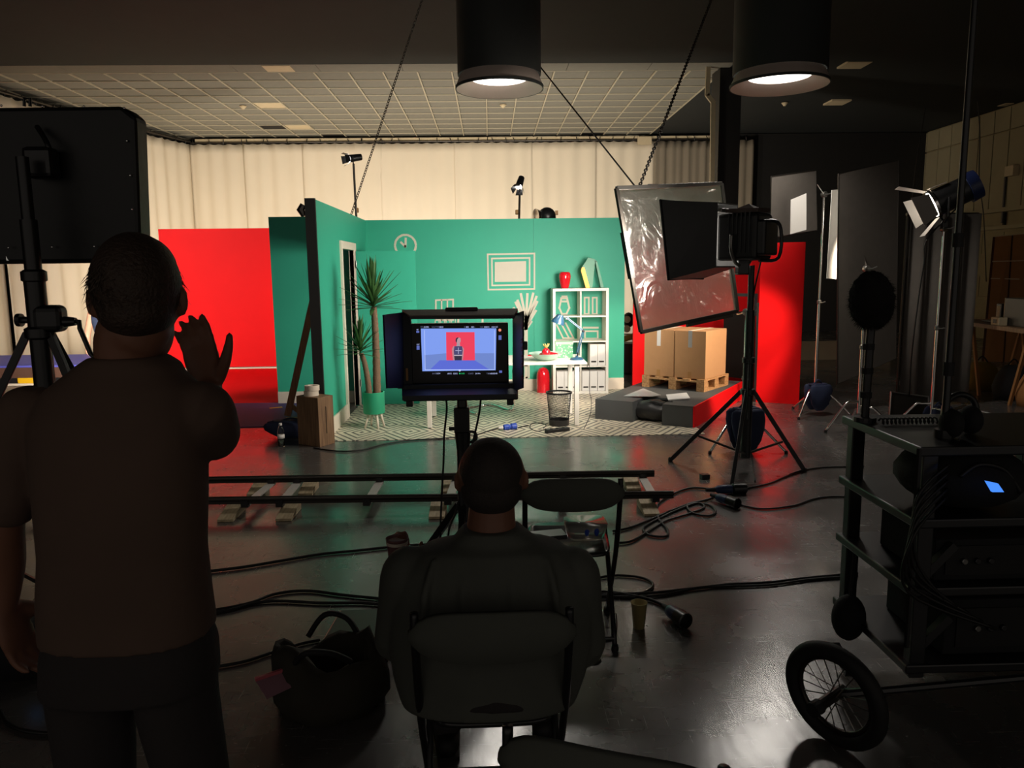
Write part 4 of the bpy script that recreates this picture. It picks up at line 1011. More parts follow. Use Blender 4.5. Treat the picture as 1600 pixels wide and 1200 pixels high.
hood.add(a4+b4+inn+inb, [(0, 1, 5, 4), (1, 2, 6, 5), (2, 3, 7, 6), (3, 0, 4, 7), (8, 12, 13, 9), (9, 13, 14, 10), (10, 14, 15, 11), (11, 15, 12, 8), (0, 8, 9, 1), (1, 9, 10, 2), (2, 10, 11, 3), (3, 11, 8, 0), (4, 5, 13, 12), (5, 6, 14, 13), (6, 7, 15, 14), (7, 4, 12, 15)])
hood.build('fabric_hood', BLACKSHINE, hl)
MB().tube(a4, .012, 6, closed=True).build('hood_rim', BLACKF, hl)
HDG = emis('hood_diffuser_glow', (1, .92, .82), 4)
MB().prism([p.lerp(mc, .25) - ax*.16 for p in a4], ax*.004).build('lens', HDG, hl)
q = bc-ax*.02
hang = math.atan2(ax.y, ax.x)
MB().box(q-ax*.13-up*.02, (.34, .27, .36), hang).build('lamp_body', BLACKSHINE, hl, bevel=.03, seg=3)
MB().box(q-ax*.32-up*.03, (.08, .22, .27), hang).build('rear_cap', BLACKM, hl, bevel=.02)
for k in range(6): MB().box(q-ax*(.07+.035*k)+up*.01, (.012, .285, .30), hang).build('cooling_fin', BLACKM, hl)
MB().box(q-ax*.12-sd*.14-up*.10, (.26, .012, .05), hang).build('chrome_strip', STEEL, hl, bevel=.004)
MB().box(q+ax*.01+up*.19, (.05, .30, .03), hang).build('speed_ring', STEEL, hl, bevel=.006)
for s_ in (-1, 1):
    MB().tube(smoothpath([q-ax*.12+sd*s_*.18, q-ax*.12+sd*s_*.18-up*.12, q-ax*.12+sd*s_*.1-up*.22, q-ax*.12-up*.24], 5), .014, 8).build('yoke', STEEL, hl, True)
MB().box(q-ax*.12-up*.25, (.09, .09, .12)).build('yoke_socket', BLACKM, hl, bevel=.01)
MB().tube(smoothpath([q-ax*.30+up*.1, q-ax*.42+up*.06, q-ax*.42-up*.18, q-ax*.26-up*.2], 5), .013, 8).build('rear_handle', BLACKM, hl, True)
tc1 = [q-ax*.02+sd*.1+up*.17, q-ax*.30+sd*.12+up*.16, q-ax*.28-sd*.12+up*.17, q-ax*.16+up*.235, q-ax*.05-sd*.12+up*.17]
MB().prism(tc1[:3]+[tc1[4]], up*.03).build('draped_cloth', mat('brown_cloth', S(70, 56, 50), .9), hl)
MB().add(tc1, [(0, 1, 3), (1, 2, 3), (2, 4, 3), (4, 0, 3), (0, 1, 2, 4)]).build('cloth_fold', MATS['brown_cloth'], hl)
dsp = at(1163, 344, Y=6.0); 
MB().box(q-ax*.14-sd*.145+up*.11, (.07, .012, .022), math.atan2(ax.y, ax.x)).build('display', emis('blue_display', (.08, .3, 1), 3), hl)
MB().ell(q-ax*.06-sd*.15+up*.11, (.008, .008, .008), None, 8, 5).build('green_led', emis('green_led', (.1, 1, .4), 4), hl)
MB().ell(q-ax*.07-sd*.15-up*.05, (.012, .012, .012), None, 8, 5).build('blue_led', emis('blue_led', (.05, .15, 1), 4), hl)
MB().ell(a4[3].lerp(b4[3], .22)-up*.09-sd*.004, (.008, .008, .008), None, 8, 5).build('rivet', CHROME, hl, True)
light('hooded_light', 'AREA', mc-ax*.10, mc+ax+V((-.2, .2, -.15)), 42, (1, .90, .78), .4, .45, spread=120)
cable([tuple(q-ax*.3-up*.1), tuple(at(1176, 470, Y=6.25)), tuple(at(1171, 560, Y=6.15)), tuple(at(1168, 640, Y=6.0)), tuple(at(1173, 700, Z=.05)), tuple(at(1180, 752, Z=.01))], .008, 'black cable hanging from the hooded lamp down to the floor', 'lamp_cable')

TL, BL, TR, BR = at(963, 294, Y=6.75), at(1001.5, 519, Y=6.75), at(1127, 287, Y=7.50), at(1152, 486, Y=7.50)
df = thing('diffusion_frame', 'crinkled translucent diffusion sheet in a dark square frame', 'diffusion frame', (BL+BR)/2)
nrm = (TR-TL).cross(BL-TL).normalized()
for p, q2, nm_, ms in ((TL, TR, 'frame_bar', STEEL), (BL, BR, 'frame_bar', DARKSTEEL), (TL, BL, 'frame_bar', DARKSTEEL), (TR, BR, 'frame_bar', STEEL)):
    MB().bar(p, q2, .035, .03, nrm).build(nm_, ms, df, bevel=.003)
NG = 26; vs = []; fs = []; rd = random.Random(9)
wob = [(rd.uniform(1, 3.2), rd.uniform(1, 3.2), rd.uniform(0, 6), rd.uniform(.002, .007)) for _ in range(7)]
for j in range(NG+1):
    for i in range(NG+1):
        s_, t_ = i/NG, j/NG; p = TL.lerp(TR, s_).lerp(BL.lerp(BR, s_), t_)
        e = min(s_, 1-s_, t_, 1-t_)*6; e = min(1, e)
        vs.append(p+nrm*e*sum(a_*math.sin(6.28*(f1*s_+f2*t_)+ph) for f1, f2, ph, a_ in wob))
for j in range(NG):
    for i in range(NG): fs.append((j*(NG+1)+i, j*(NG+1)+i+1, (j+1)*(NG+1)+i+1, (j+1)*(NG+1)+i))
MB().add(vs, fs).build('diffusion_sheet', diffusion_material(), df, True)
MB().box(TL.lerp(TR, .32)+V((0, -.02, .005)), (.09, .02, .03)).build('clamp', DARKSTEEL, df)
MB().bar(TL.lerp(BL, .3)-nrm*.0, TL.lerp(BL, .62), .05, .045, nrm).build('sleeve', BLACKM, df)
MB().bar(BL.lerp(BR, .45)-V((0, 0, .03)), BL.lerp(BR, .95)-V((0, 0, .03)), .02, .03).build('lower_bar', STEEL, df)
# grip stand that holds the frame, sandbag on its leg
cbase = at(1164, 706, Z=0); cbase = V((cbase.x-.03, cbase.y+.45, 0))
cstand((2.36, 7.02, 0), at(1147, 488, Y=7.02).z, 'chrome grip stand behind the crank stand, holding the diffusion frame', ang=3.6, arm=BR-V((0, .0, .03)))
sandbag((2.33, 6.86, .02), (.17, .12, .20), 'navy sandbag hung on the grip stand under the hooded lamp', 4, .2)

# ---- chains and wire
def chainlinks(p, q, label, ll=.050, r=.0048):
    p, q = V(p), V(q); d = (q-p).normalized(); n = int((q-p).length/(ll*.76)); a, b = frame_from(d)
    m_ = MB()
    for k in range(n):
        c = p+d*(k+.5)*(q-p).length/n; e = a if k % 2 else b; P = []
        for i in range(10):
            th_ = 2*math.pi*i/10; P.append(c+d*(ll*.5*math.cos(th_))+e*(ll*.30*math.sin(th_)))
        m_.tube(P, r, 5, closed=True)
    t = thing('hanging_chain', label, 'chain', p)
    o = m_.build('links', DARKSTEEL, t, True); o['kind'] = 'stuff'
    MB().lathe([(.03, 0), (.03, .02)], (p.x, p.y, CZ-.021), 10).build('ceiling_plate', DARKSTEEL, t)
    return t
chainlinks(at(668, -26, Z=CZ), at(540, 362, Y=11.05), 'steel chain slanting down behind the green side wall')
chainlinks(at(1117, -15, Z=CZ), TL.lerp(TR, .2), 'steel chain slanting down to the top of the diffusion frame')
tag(MB().tube([at(755, -8, Z=CZ-.012), TL.lerp(TR, .17)], .008, 6).build('suspension_wire', CABLE), 'thin dark wire running down to the diffusion frame', 'wire')

# ---- small lamps on poles behind the green wall
def pole_lamp(px, py, Yd, base_px, aim, label, power, face):
    h = at(px, py, Y=Yd); b = at(base_px[0], base_px[1], Y=Yd); t = thing('pole_lamp', label, 'studio light', (b.x, Yd, 0))
    MB().tube([(b.x+(b.x-h.x)*1.2, Yd, 0), h-V((0, 0, .08))], .016, 8).build('pole', DARKSTEEL, t)
    f = V(face).normalized()
    MB().tube([h-f*.12, h+f*.06], [.045, .055], 16).build('lamp_body', BLACKM, t, 'auto')
    a, b2 = frame_from(f)
    MB().tube([h+f*.061, h+f*.066], .047, 16).build('lens', emis('lens_glow', (1, .97, .92), 14), t)
    for dd in (a, -a, b2, -b2):
        sd_ = f.cross(dd); q = h+f*.065+dd*.055
        MB().prism([q-sd_*.045, q+sd_*.045, q+f*.08+dd*.03+sd_*.055, q+f*.08+dd*.03-sd_*.055], dd*.003).build('barn_door', BLACKM, t)
    MB().tube([h-V((0, 0, .09)), h-V((.0, .06, .03)), h-V((0, .06, -.02))], .010, 6).build('yoke', BLACKM, t)
    MB().box(V((b.x, Yd+.02, b.z+.06)), (.05, .05, .07)).build('stand_knob', TAN, t, bevel=.01)
    light('pole_lamp_beam', 'SPOT', h+f*.09, aim, power, (1, .93, .84), .05, spot=75, blend=.5)
pole_lamp(552, 247, 11.35, (557.5, 335), (-.2, 9.2, .3), 'small black lamp on a pole above the green corner', 16, (-.95, -.5, -.2))
pole_lamp(812, 287, 11.4, (808, 338), (.3, 9.0, .3), 'small upright lamp on a pole above the green back wall', 12, (-.25, -.6, -.75))
q = at(848, 336, Y=11.2)
hd_ = thing('parked_lamp', 'round dark lamp head poking above the green back wall', 'studio light', (q.x, 11.2, 0))
MB().ell((q.x+.06, 11.2, q.z-.02), (.13, .12, .13)).build('body', BLACKM, hd_, True)
MB().lathe([(.10, 0), (.12, .06), (.10, .06)], (q.x-.05, 11.2, q.z-.03), 18, V((-1, -.4, 0))).build('reflector', CHROME, hd_, 'auto')
MB().cyl((q.x+.06, 11.2, 0), (q.x+.06, 11.2, q.z-.1), .02, n=8).build('pole', DARKSTEEL, hd_)
MB().box((q.x+.2, 11.21, q.z+.03), (.04, .04, .06)).build('knob', TAN, hd_)

# ---- grip stands, flags and fresnel at right
c1 = at(1272, 648, Z=0)
C1Y = c1.y
ft = at(1284, 304, Y=C1Y).z
cstand((c1.x, C1Y, 0), ft, 'chrome grip stand with a navy sandbag holding the small flag', ang=3.9, arm=at(1277, 288, Y=C1Y))
sandbag((c1.x+.02, C1Y-.02, .06), (.15, .12, .15), 'navy sandbag on the legs of the small flag stand', 6, .3)
flag([at(1205, 276, Y=C1Y-.1), at(1275, 266, Y=C1Y+.35), at(1276, 360, Y=C1Y+.35), at(1204, 372, Y=C1Y-.1)], 'small black cloth flag lit along one side', group=None)
tag(MB().prism([at(1236, 312, Y=C1Y-.12), at(1260, 302, Y=C1Y-.10), at(1260, 359, Y=C1Y-.10), at(1235, 366, Y=C1Y-.12)], (0, .01, 0)).build('white_card', PAPER), 'small pale patch put on the black flag as lamp light', 'card')  # pale sheet painted in for the fresnel light falling on the flag
tag(MB().prism([at(1300, 297, Y=7.9), at(1309.5, 296, Y=7.98), at(1307, 436, Y=7.98), at(1292, 435, Y=7.9)], (.0, .012, 0)).build('white_strip', PAPER), 'tall narrow white reflector strip left of the big flag', 'reflector')
FYd = 8.95
flag([at(1310, 272, Y=FYd-.15), at(1404, 251, Y=FYd+.2), at(1400, 560, Y=FYd+.2), at(1308, 600, Y=FYd-.15)], 'big black cloth flag standing between strip and fresnel lamp', name='black_flag')
c2 = at(1340, 672, Z=0)
cstand((c2.x, c2.y, 0), at(1345, 420, Y=c2.y).z, 'chrome grip stand in front of the big black flag', ang=3.4, arm=at(1350, 400, Y=FYd))
# black drapes hanging behind the fresnel
dr = thing('black_drape', 'black drape hanging under the fresnel lamp', 'drape', at(1450, 640, Z=0))
vs = []; fs = []; nn2 = 40
pA, pB = at(1404, 640, Y=9.2), at(1500, 640, Y=9.3)
zT = at(1450, 335, Y=9.25).z
for j, z in enumerate((.02, zT*.5, zT)):
    for i in range(nn2+1):
        s_ = i/nn2; vs.append(V((pA.x+(pB.x-pA.x)*s_, pA.y+.05*math.sin(s_*24), z)))
K = len(vs); vs += [p+V((0, .012, 0)) for p in vs]
for b in (0, K):
    for j in range(2): fs += [(b+j*(nn2+1)+i, b+j*(nn2+1)+i+1, b+(j+1)*(nn2+1)+i+1, b+(j+1)*(nn2+1)+i) for i in range(nn2)]
for i in range(nn2):
    for j in (0, 2): fs.append((j*(nn2+1)+i, j*(nn2+1)+i+1, K+j*(nn2+1)+i+1, K+j*(nn2+1)+i))
MB().add(vs, fs).build('cloth', FLAGM, dr, True)
MB().tube([V((pA.x-.05, pA.y, zT)), V((pB.x+.05, pB.y, zT))], .02, 8).build('top_bar', DARKSTEEL, dr)
for xx in (pA.x, pB.x): MB().cyl((xx, pA.y+.06, 0), (xx, pA.y+.06, zT), .018, n=8).build('upright', DARKSTEEL, dr)
# fresnel lamp
fY = 7.6
fc = at(1478, 310, Y=fY); fd = V((-.80, .30, -.42)).normalized()
c3 = at(1456, 662, Z=0)
fr_ = thing('fresnel_lamp', 'large fresnel lamp with bright open barn doors at right', 'studio light', fc)
a, b2 = frame_from(fd, V((0, 0, 1)))
MB().tube([fc-fd*.20, fc+fd*.10], [.125, .135], 28).build('lamp_body', BLACKM, fr_, 'auto')
MB().tube([fc-fd*.30, fc-fd*.2], [.14, .15], 28).build('rear_housing', mat('navy_housing', S(34, 44, 84), .35), fr_, 'auto')
MB().tube([fc+fd*.10, fc+fd*.13], .15, 28).build('lens_ring', CHROME, fr_, 'auto')
MB().tube([fc+fd*.131, fc+fd*.136], .125, 28).build('lens', emis('fresnel_glow', (1, .9, .75), 22), fr_)
MB().prism([fc-fd*.05+a*.137-b2*.09, fc-fd*.05+a*.137+b2*.09, fc+fd*.10+a*.15+b2*.09, fc+fd*.10+a*.15-b2*.09], a*.01).build('top_cover', CREAM, fr_)
DOOR = mat('barn_door_silver', S(190, 184, 178), .35, metal=.5, var=.03)
for dd, ln in ((a, .24), (-a, .22), (b2, .2), (-b2, .2)):
    s2 = fd.cross(dd); q = fc+fd*.14+dd*.14
    fl = .16 if dd is a else .10
    MB().prism([q-s2*.11, q+s2*.11, q+fd*ln*.85+dd*fl+s2*.15, q+fd*ln*.85+dd*fl-s2*.15], dd*.004).build('barn_door', DOOR, fr_)
for s_ in (-1, 1): MB().tube([fc+b2*s_*.17, fc+b2*s_*.17-V((0, 0, .18)), fc-V((0, 0, .24))], .012, 8).build('yoke', BLACKM, fr_)
MB().box(fc-V((0, 0, .25)), (.06, .06, .08)).build('yoke_socket', BLACKM, fr_, bevel=.01)
light('fresnel_light', 'SPOT', fc+fd*.15, (2.8, 9.3, .75), 800, (1, .82, .62), .08, spot=44, blend=.4)
base3 = V((fc.x, fY, 0))
cstand((fc.x, fY, 0), fc.z-.29, 'tall chrome stand carrying the fresnel lamp', ang=3.0)
sandbag((fc.x+.1, fY+.05, .02), (.15, .12, .12), 'dark sandbag on the base of the fresnel stand', 8, .4)
cable([tuple(fc-fd*.2-V((0, 0, .1))), tuple(at(1450, 372, Y=fY)), tuple(at(1444, 410, Y=fY)), tuple(at(1436, 460, Y=fY)), tuple(at(1424, 560, Y=fY)), tuple(at(1420, 650, Z=.02))], .009, 'black cable drooping from the fresnel lamp', 'lamp_cable')
ba = at(1399, 638, Z=.0)
sil = thing('tilted_silver_board', 'dim silver board leaning beside the fresnel stand base', 'board', at(1420, 668, Z=0))
sA, sB, sC, sD = at(1388, 672, Z=.0), at(1452, 665, Z=.0), at(1450, 620, Y=8.05), at(1392, 613, Y=8.05)
MB().prism([sA, sB, sC, sD], (0, .012, 0)).build('board', DARKSTEEL, sil)
MB().tube([sA, sB, sC, sD], .012, 6, closed=True).build('edge_tube', STEEL, sil)
ply_ = at(1275, 560, Y=14); tag(MB().bx(ply_.x-.9, ply_.x+1.4, 14.0, 14.08, 0, .34).build('timber_beam', PALETILE), 'pale timber beam lying on the floor behind the red end panel', 'beam')

# ================================================================== TRESTLE WORKBENCH AT RIGHT REAR
wz = .95
w0, w1 = at(1482, 499, Z=wz), at(1640, 520, Z=wz)
uu = (w1-w0).normalized(); vv = V((-uu.y, uu.x, 0)); wl = (w1-w0).length
wbn = thing('trestle_table', 'cluttered trestle table along the right wall', 'table', (w0+w1)/2)
MB().prism([w0-V((0, 0, .05)), w1-V((0, 0, .05)), w1+vv*.8-V((0, 0, .05)), w0+vv*.8-V((0, 0, .05))], (0, 0, .05)).build('top', PLY, wbn)
for s_ in (.22, .78):
    for t_ in (.08, .7):
        p = w0+uu*wl*s_+vv*t_-V((0, 0, .05))
        for sg in (-1, 1): MB().bar(p, V((p.x+uu.x*sg*.3, p.y+uu.y*sg*.3, 0)), .035, .035, V((0, 1, 0))).build('leg', STRAW, wbn)
def WT(s, t, z=0): return w0+uu*wl*s+vv*t+V((0, 0, z))
wang = math.atan2(uu.y, uu.x)
lt = thing('laptop', 'open laptop with a blue screen on the trestle table', 'laptop', WT(.25, .4))
MB().box(WT(.25, .35, .011), (.34, .24, .02), wang).build('keyboard_base', BLACKM, lt, bevel=.004)
lid = Matrix.Rotation(wang, 3, 'Z') @ Matrix.Rotation(-.35, 3, 'X')
cL = WT(.25, .5, .13); MB().box(cL, (.34, .012, .23), lid).build('lid', BLACKM, lt)
MB().box(cL+lid @ V((0, -.008, 0)), (.30, .004, .19), lid).build('screen', emis('laptop_blue', (.05, .12, .5), .55), lt)
tag(MB().lathe([(.045, 0), (.05, .11), (.045, .11), (.04, .01)], WT(.09, .15), 16).build('beaker', CREAM, None, 'auto'), 'small pale beaker at the left end of the trestle table', 'cup')
for k, (s_, t_, d_, m_, lb) in enumerate(((.42, .25, (.12, .2, .26), BLACKM, 'small black case beside the laptop on the trestle table'), (.60, .3, (.5, .35, .34), BLACKM, 'black equipment case with a pale edge on the trestle table'), (.50, .07, (.2, .1, .10), PALETILE, 'pale paper box at the front of the trestle table'), (.9, .4, (.5, .4, .42), BLACKM, 'big black case at the right end of the trestle table'))):
    e_ = thing('equipment_box', lb, 'box', WT(s_, t_))
    MB().box(WT(s_, t_, d_[2]/2), d_, wang).build('body', m_, e_, bevel=.008)
    if k == 1: MB().box(WT(s_, t_, d_[2]/2)-uu*.255, (.02, .34, .34), wang).build('pale_edge', PALETILE, e_)
    if k == 2: MB().box(WT(s_, t_-.051, .05), (.08, .004, .05), wang).build('label_print', DARKSTEEL, e_)
    if k == 0:
        for i in range(4): MB().box(WT(s_-.012+.008*i, t_-.102, .13), (.012, .004, .2), wang).build('pale_stripe', PALETILE, e_)
for k, (s_, c_, lb) in enumerate(((.12, YELLOW, 'dull yellow tool bag under the left end of the trestle table'), (.45, BLACKF, 'black sack under the middle of the trestle table'), (.68, STRAW, 'brown crate under the trestle table'))):
    g_ = WT(s_, .35); g_.z = 0
    m_ = MB().loft([((g_.x, g_.y, .002), .2, .16), ((g_.x, g_.y, .15), .23, .18), ((g_.x, g_.y, .3), .19, .15), ((g_.x, g_.y, .38+.05*k), .1, .08)])
    e_ = thing('stored_bag' if k < 2 else 'stored_crate', lb, 'bag' if k < 2 else 'crate', g_); m_.build('body', c_ if k else mat('dull_ochre', S(120, 96, 30), .8), e_, True)
    MB().tube(smoothpath([g_+V((-.08, 0, .38+.05*k)), g_+V((0, 0, .46+.05*k)), g_+V((.08, 0, .38+.05*k))], 4), .01, 6).build('handle', RUBBER, e_)
# stacked brown boards leaning on the right wall
bd = thing('brown_boards', 'brown strapped boards leaning upright behind the trestle table', 'boards', at(1590, 470, Y=13.5))
q0, q1, q2, q3 = at(1554, 370, Y=13.6), at(1640, 361, Y=13.2), at(1630, 640, Y=13.0), at(1532, 610, Y=13.3)
n3 = (q1-q0).cross(q3-q0).normalized()
for k in range(3):
    s0_, s1_ = k/3+.015, (k+1)/3-.015
    MB().prism([q0.lerp(q1, s0_), q0.lerp(q1, s1_), q3.lerp(q2, s1_), q3.lerp(q2, s0_)], n3*.04).build('board', STRAW, bd)
for t_ in (.0, .16, .27): MB().bar(q0.lerp(q3, t_)-n3*.005*1, q1.lerp(q2, t_)-n3*.005, .015, .012, n3).build('strap', PALETILE, bd)
for k in range(4): MB().bar(q0.lerp(q1, k/3)+n3*.03, q3.lerp(q2, k/3)+n3*.03, .05, .02, n3).build('batten', mat('dark_batten', S(70, 40, 22), .8) if k == 0 else MATS['dark_batten'], bd)
# items on the floor before the trestle
for k, (px, py, lb) in enumerate(((1490, 640, 'grey tripod leg lying on the floor at right'), (1560, 660, 'white cable end lying on the floor at far right'))):
    p = at(px, py, Z=.03); tag(MB().tube([p+V((-.2, -.15, 0)), p+V((.2, .1, .02))], .022, 8).build('loose_tube', STEEL), lb, 'tube')
cable([(1520, 640), (1560, 650), (1590, 670), (1600, 690)], .010, 'pale grey cable snaking over the floor at right', m=GELSHEET)

# ================================================================== LEFT SET DECK
dz = .78
e0, e1 = at(-60, 575, Z=dz), at(330, 571, Z=dz)
dkk = thing('blue_deck', 'blue topped table deck of the left set', 'deck', V((-4.6, 8.2, 0)))
y0_ = at(60, 571, Z=dz).y; 
MB().bx(-6.6, -3.95, y0_, y0_+1.12, dz-.02, dz).build('top', BLUE, dkk)
MB().bx(-6.6, -3.95, y0_+.01, y0_+.04, dz-.13, dz-.021).build('front_board', mat('brown_board', S(84, 58, 46), .6), dkk)
for xx in (-6.4, -5.25, -4.05):
    for yy in (y0_+.06, y0_+1.05): MB().cyl((xx, yy, .002), (xx, yy, dz-.02), .022, n=10).build('leg', BLACKM, dkk)
for k in range(11):
    x0 = -6.6+k*.240; MB().bx(x0, x0+.246, y0_+.003, y0_+.009, dz-.185, dz-.13).build('hazard_stripe', YELLOW if k % 2 else BLACKM, dkk)
MB().bx(-6.6, -3.95, y0_+.012, y0_+.03, dz-.21, dz-.13).build('white_batten', CREAM, dkk)

# ================================================================== DOLLY TRACK
dt = thing('dolly_track', 'straight steel camera dolly track raised on wedges', 'dolly track', (-.5, 6, 0))
RZ = .115
fa, fb_ = at(1022, 738, Z=RZ), at(300, 749, Z=RZ); na, nb = at(1052, 771, Z=RZ), at(300, 781, Z=RZ)
fb_ = fb_+(fb_-fa).normalized()*1.4; nb = nb+(nb-na).normalized()*1.4
for p, q in ((fa, fb_), (na, nb)):
    MB().tube([p, q], .021, 10).build('rail', DARKSTEEL, dt, 'auto')
    MB().bar(p-V((0, 0, .022)), q-V((0, 0, .022)), .03, .02).build('rail_web', DARKSTEEL, dt)
SLEEP = mat('pale_grey_sleeper', S(196, 192, 184), .4, var=.08)
def onl(p, q, px):
    lo_, hi_ = 0., 1.
    for _ in range(40):
        m_ = (lo_+hi_)/2; r_ = p.lerp(q, m_)-CP; x_ = 800+FPX*r_.dot(CR)/r_.dot(CF)
        if x_ > px: lo_ = m_
        else: hi_ = m_
    return p.lerp(q, lo_)
for fx_, nx_ in ((424, 383), (464, 437), (593, 573), (712, 700), (880, 878), (1004, 1024)):
    p, q = onl(fa, fb_, fx_), onl(na, nb, nx_)
    MB().bar(p-V((0, 0, .042)), q-V((0, 0, .042)), .065, .012).build('sleeper', SLEEP, dt, bevel=.002)
    for e in (p, q): MB().box(e-V((0, 0, .03)), (.05, .05, .05)).build('rail_chair', BLACKM, dt)
wl_ = [('n', 362, .05), ('n', 451, .05), ('n', 684, .05), ('n', 1012, .05), ('f', 402, .05), ('f', 481, .05), ('f', 700, .05), ('f', 987, .05)]
wn = ['first from the left under the near rail', 'second from the left under the near rail', 'under the near rail by the seated man', 'under the right end of the near rail',
      'first from the left under the far rail', 'second from the left under the far rail', 'under the far rail by the seated man', 'under the right end of the far rail']
for (s_, px, h_), lb in zip(wl_, wn):
    e = onl(na, nb, px) if s_ == 'n' else onl(fa, fb_, px)
    yy = -.10 if s_ == 'n' else .04
    m_ = MB().prism([V((e.x-.055, e.y-.16+(.05 if s_ == 'f' else 0), .001)), V((e.x-.055, e.y+.12, .001)), V((e.x-.055, e.y+.12, .075)), V((e.x-.055, e.y-.16+(.05 if s_ == 'f' else 0), .02))], (.11, 0, 0))
    tag(m_.build('track_wedge', WEDGE, None, bevel=.002), 'pale wooden wedge '+lb, 'wedge', 'wedges under the dolly track')

# ================================================================== VIDEO MONITOR ON STAND
MY = 3.40
def mp(px, py, Y_=MY): return at(px, py, Y=Y_)
mo = thing('video_monitor', 'black director monitor in a folding hood on a stand', 'monitor', mp(722, 620))
# recessed display panel
pTL, pTR, pBL, pBR = mp(634, 502), mp(801, 502), mp(636, 600), mp(800, 600)
zb0, zt0 = pBL.z, pTL.z; xl0, xr0 = pTL.x, pTR.x
MB().bx(xl0+.02, xr0-.02, MY-.002, MY+.045, zb0, zt0-.012).build('display_body', BLACKM, mo, bevel=.004)
# hood: top, sides, bottom reaching towards the viewer
Hn = MY-.26
tl1, tr1 = mp(598, 492, Hn), mp(819, 486, Hn)
zH = zt0+.035
hx0, hx1 = xl0-.045, xr0+.02
hb0 = mp(606, 606, Hn)
hoodm = mat('hood_board', S(48, 52, 55), .55, var=.15)
TOPG = mat('hood_top_lit', S(112, 102, 92), .7, var=.2, scale=12)  # set light on the hood top is put into this paler colour
nl0, nr0 = at(600, 492, Y=Hn), at(818, 487, Y=Hn)
f0, f1 = at(640, 495, Y=Hn), at(803.5, 494, Y=Hn); g0, g1 = at(628, 486, Y=MY+.04), at(809, 484, Y=MY+.04)
MB().prism([f0, f1, g1, g0], (0, 0, -.010)).build('hood_top', hoodm, mo)
MB().prism([f0+V((0, .006, .001)), f1+V((0, .006, .001)), g1+V((0, 0, .001)), g0+V((0, 0, .001))], (0, 0, .005)).build('hood_top_cover', TOPG, mo)
a0_, a1_ = at(597.5, 492, Y=Hn-.05), at(603, 607, Y=Hn-.05); b0_, b1_ = at(641, 495, Y=Hn+.06), at(641, 598, Y=Hn+.06)
MB().prism([a0_, at(628, 488, Y=MY), at(630, 606, Y=MY), a1_], (.006, .006, 0)).build('hood_side', mat('hood_navy', S(34, 40, 62), .6), mo)
a0_, a1_ = at(819, 486, Y=Hn-.05), at(818.5, 606, Y=Hn-.05)
MB().prism([a0_, at(803, 492, Y=MY), at(803, 612, Y=MY), a1_], (-.006, .006, 0)).build('hood_side', hoodm, mo)
MB().prism([V((xl0-.03, MY+.03, zb0-.02)), V((hx1, MY+.03, zb0-.02)), V((nr0.x-.03, Hn+.02, zb0-.015)), V((nl0.x+.06, Hn+.02, zb0-.015))], (0, 0, -.02)).build('hood_floor', hoodm, mo)
MB().bx(xl0-.045, xl0+.022, MY-.004, MY+.03, zb0-.02, zt0+.03).build('bracket', hoodm, mo)
MB().bx(xr0-.0, xr0+.035, MY-.004, MY+.03, zb0-.02, zt0+.03).build('bracket', hoodm, mo)
MB().bx(xl0-.02, xr0+.02, MY-.03, MY+.04, zb0-.075, zb0-.0).build('lower_bar', hoodm, mo, bevel=.006)
MB().bx(xl0-.0, xr0-.1, MY-.034, MY-.030, zb0-.055, zb0-.02).build('ribbed_strip', mat('ribbed_grey', S(86, 84, 78), .8, bump=.8, bscale=150), mo)
hk = mp(722, 485); MB().box((hk.x, MY-.05, g0.z+.008), (.14, .03, .018)).build('top_handle', BLACKM, mo, bevel=.005)
for px, py in ((626, 530), (636, 585)): 
    q = mp(px, py, MY-.008); MB().box(q, (.010, .004, .055)).build('slot_plate', CREAM if py < 560 else TAN, mo)
for s_ in (0, 1):
    q = mp(640 if s_ == 0 else 797, 612); MB().box((q.x, MY, zb0-.085), (.03, .05, .03)).build('foot_block', BLACKM, mo, bevel=.004)
# red lettering down the outer right side of the hood
RT = mat('red_print', S(170, 60, 48), .6, var=0)
sidep = V((nr0.x-.004, Hn+.05, zb0+.36*(zt0-zb0)))
for k, (ch, f_) in enumerate((('K', .10), ('1', .30), ('Y', .42), ('O', .55), ('T', .68), ('E', .9))):
    zz = f_; o_ = at(815.5, 600-f_*100, Y=Hn-.045)
    MB().tube([o_+V((-.004, -.004, -.010)), o_+V((.004, -.004, -.002)), o_+V((-.003, -.004, .003)), o_+V((.004, -.004, .011))], .0014, 4).build('red_print', RT, mo)
MB().box((nr0.x+.006, Hn+.05, zb0+.66*(zt0-zb0)), (.022, .03, .035)).build('latch', BLACKM, mo, bevel=.003)
# picture on the screen: lit flat shapes
def scr(px, py, lift=0): q = at(px, py, Y=MY-.003-lift); return q
def lit(poly, rgb, s_, lift, name):
    P = [scr(*p, lift) for p in poly]
    return MB().prism(P, (0, .0004, 0)).build(name, emis('screen_'+name, rgb, s_), scn)
scn = MB().prism([scr(657.5, 513.5), scr(775.5, 513), scr(774.5, 578.5), scr(660, 580)], (0, .001, 0)).build('screen', emis('screen_backdrop', S(128, 158, 240), 1.0), mo)
lit([(663, 555), (697, 552), (742, 552), (773, 552), (773.5, 577), (664, 578)], S(112, 136, 205), 1.0, .0008, 'floor_area')
lit([(687, 563), (742, 563), (764, 577), (672, 577.5)], S(92, 108, 212), 1.0, .0016, 'blue_table')
lit([(697, 519), (741.5, 519), (742, 563), (697.5, 563)], S(238, 66, 92), 1.0, .0024, 'red_panel')
lit([(709, 540), (710, 541), (722, 541), (725, 545), (724, 557), (723, 563), (708, 563), (707, 557), (706, 545)], S(190, 130, 140), 1.0, .0030, 'arms')
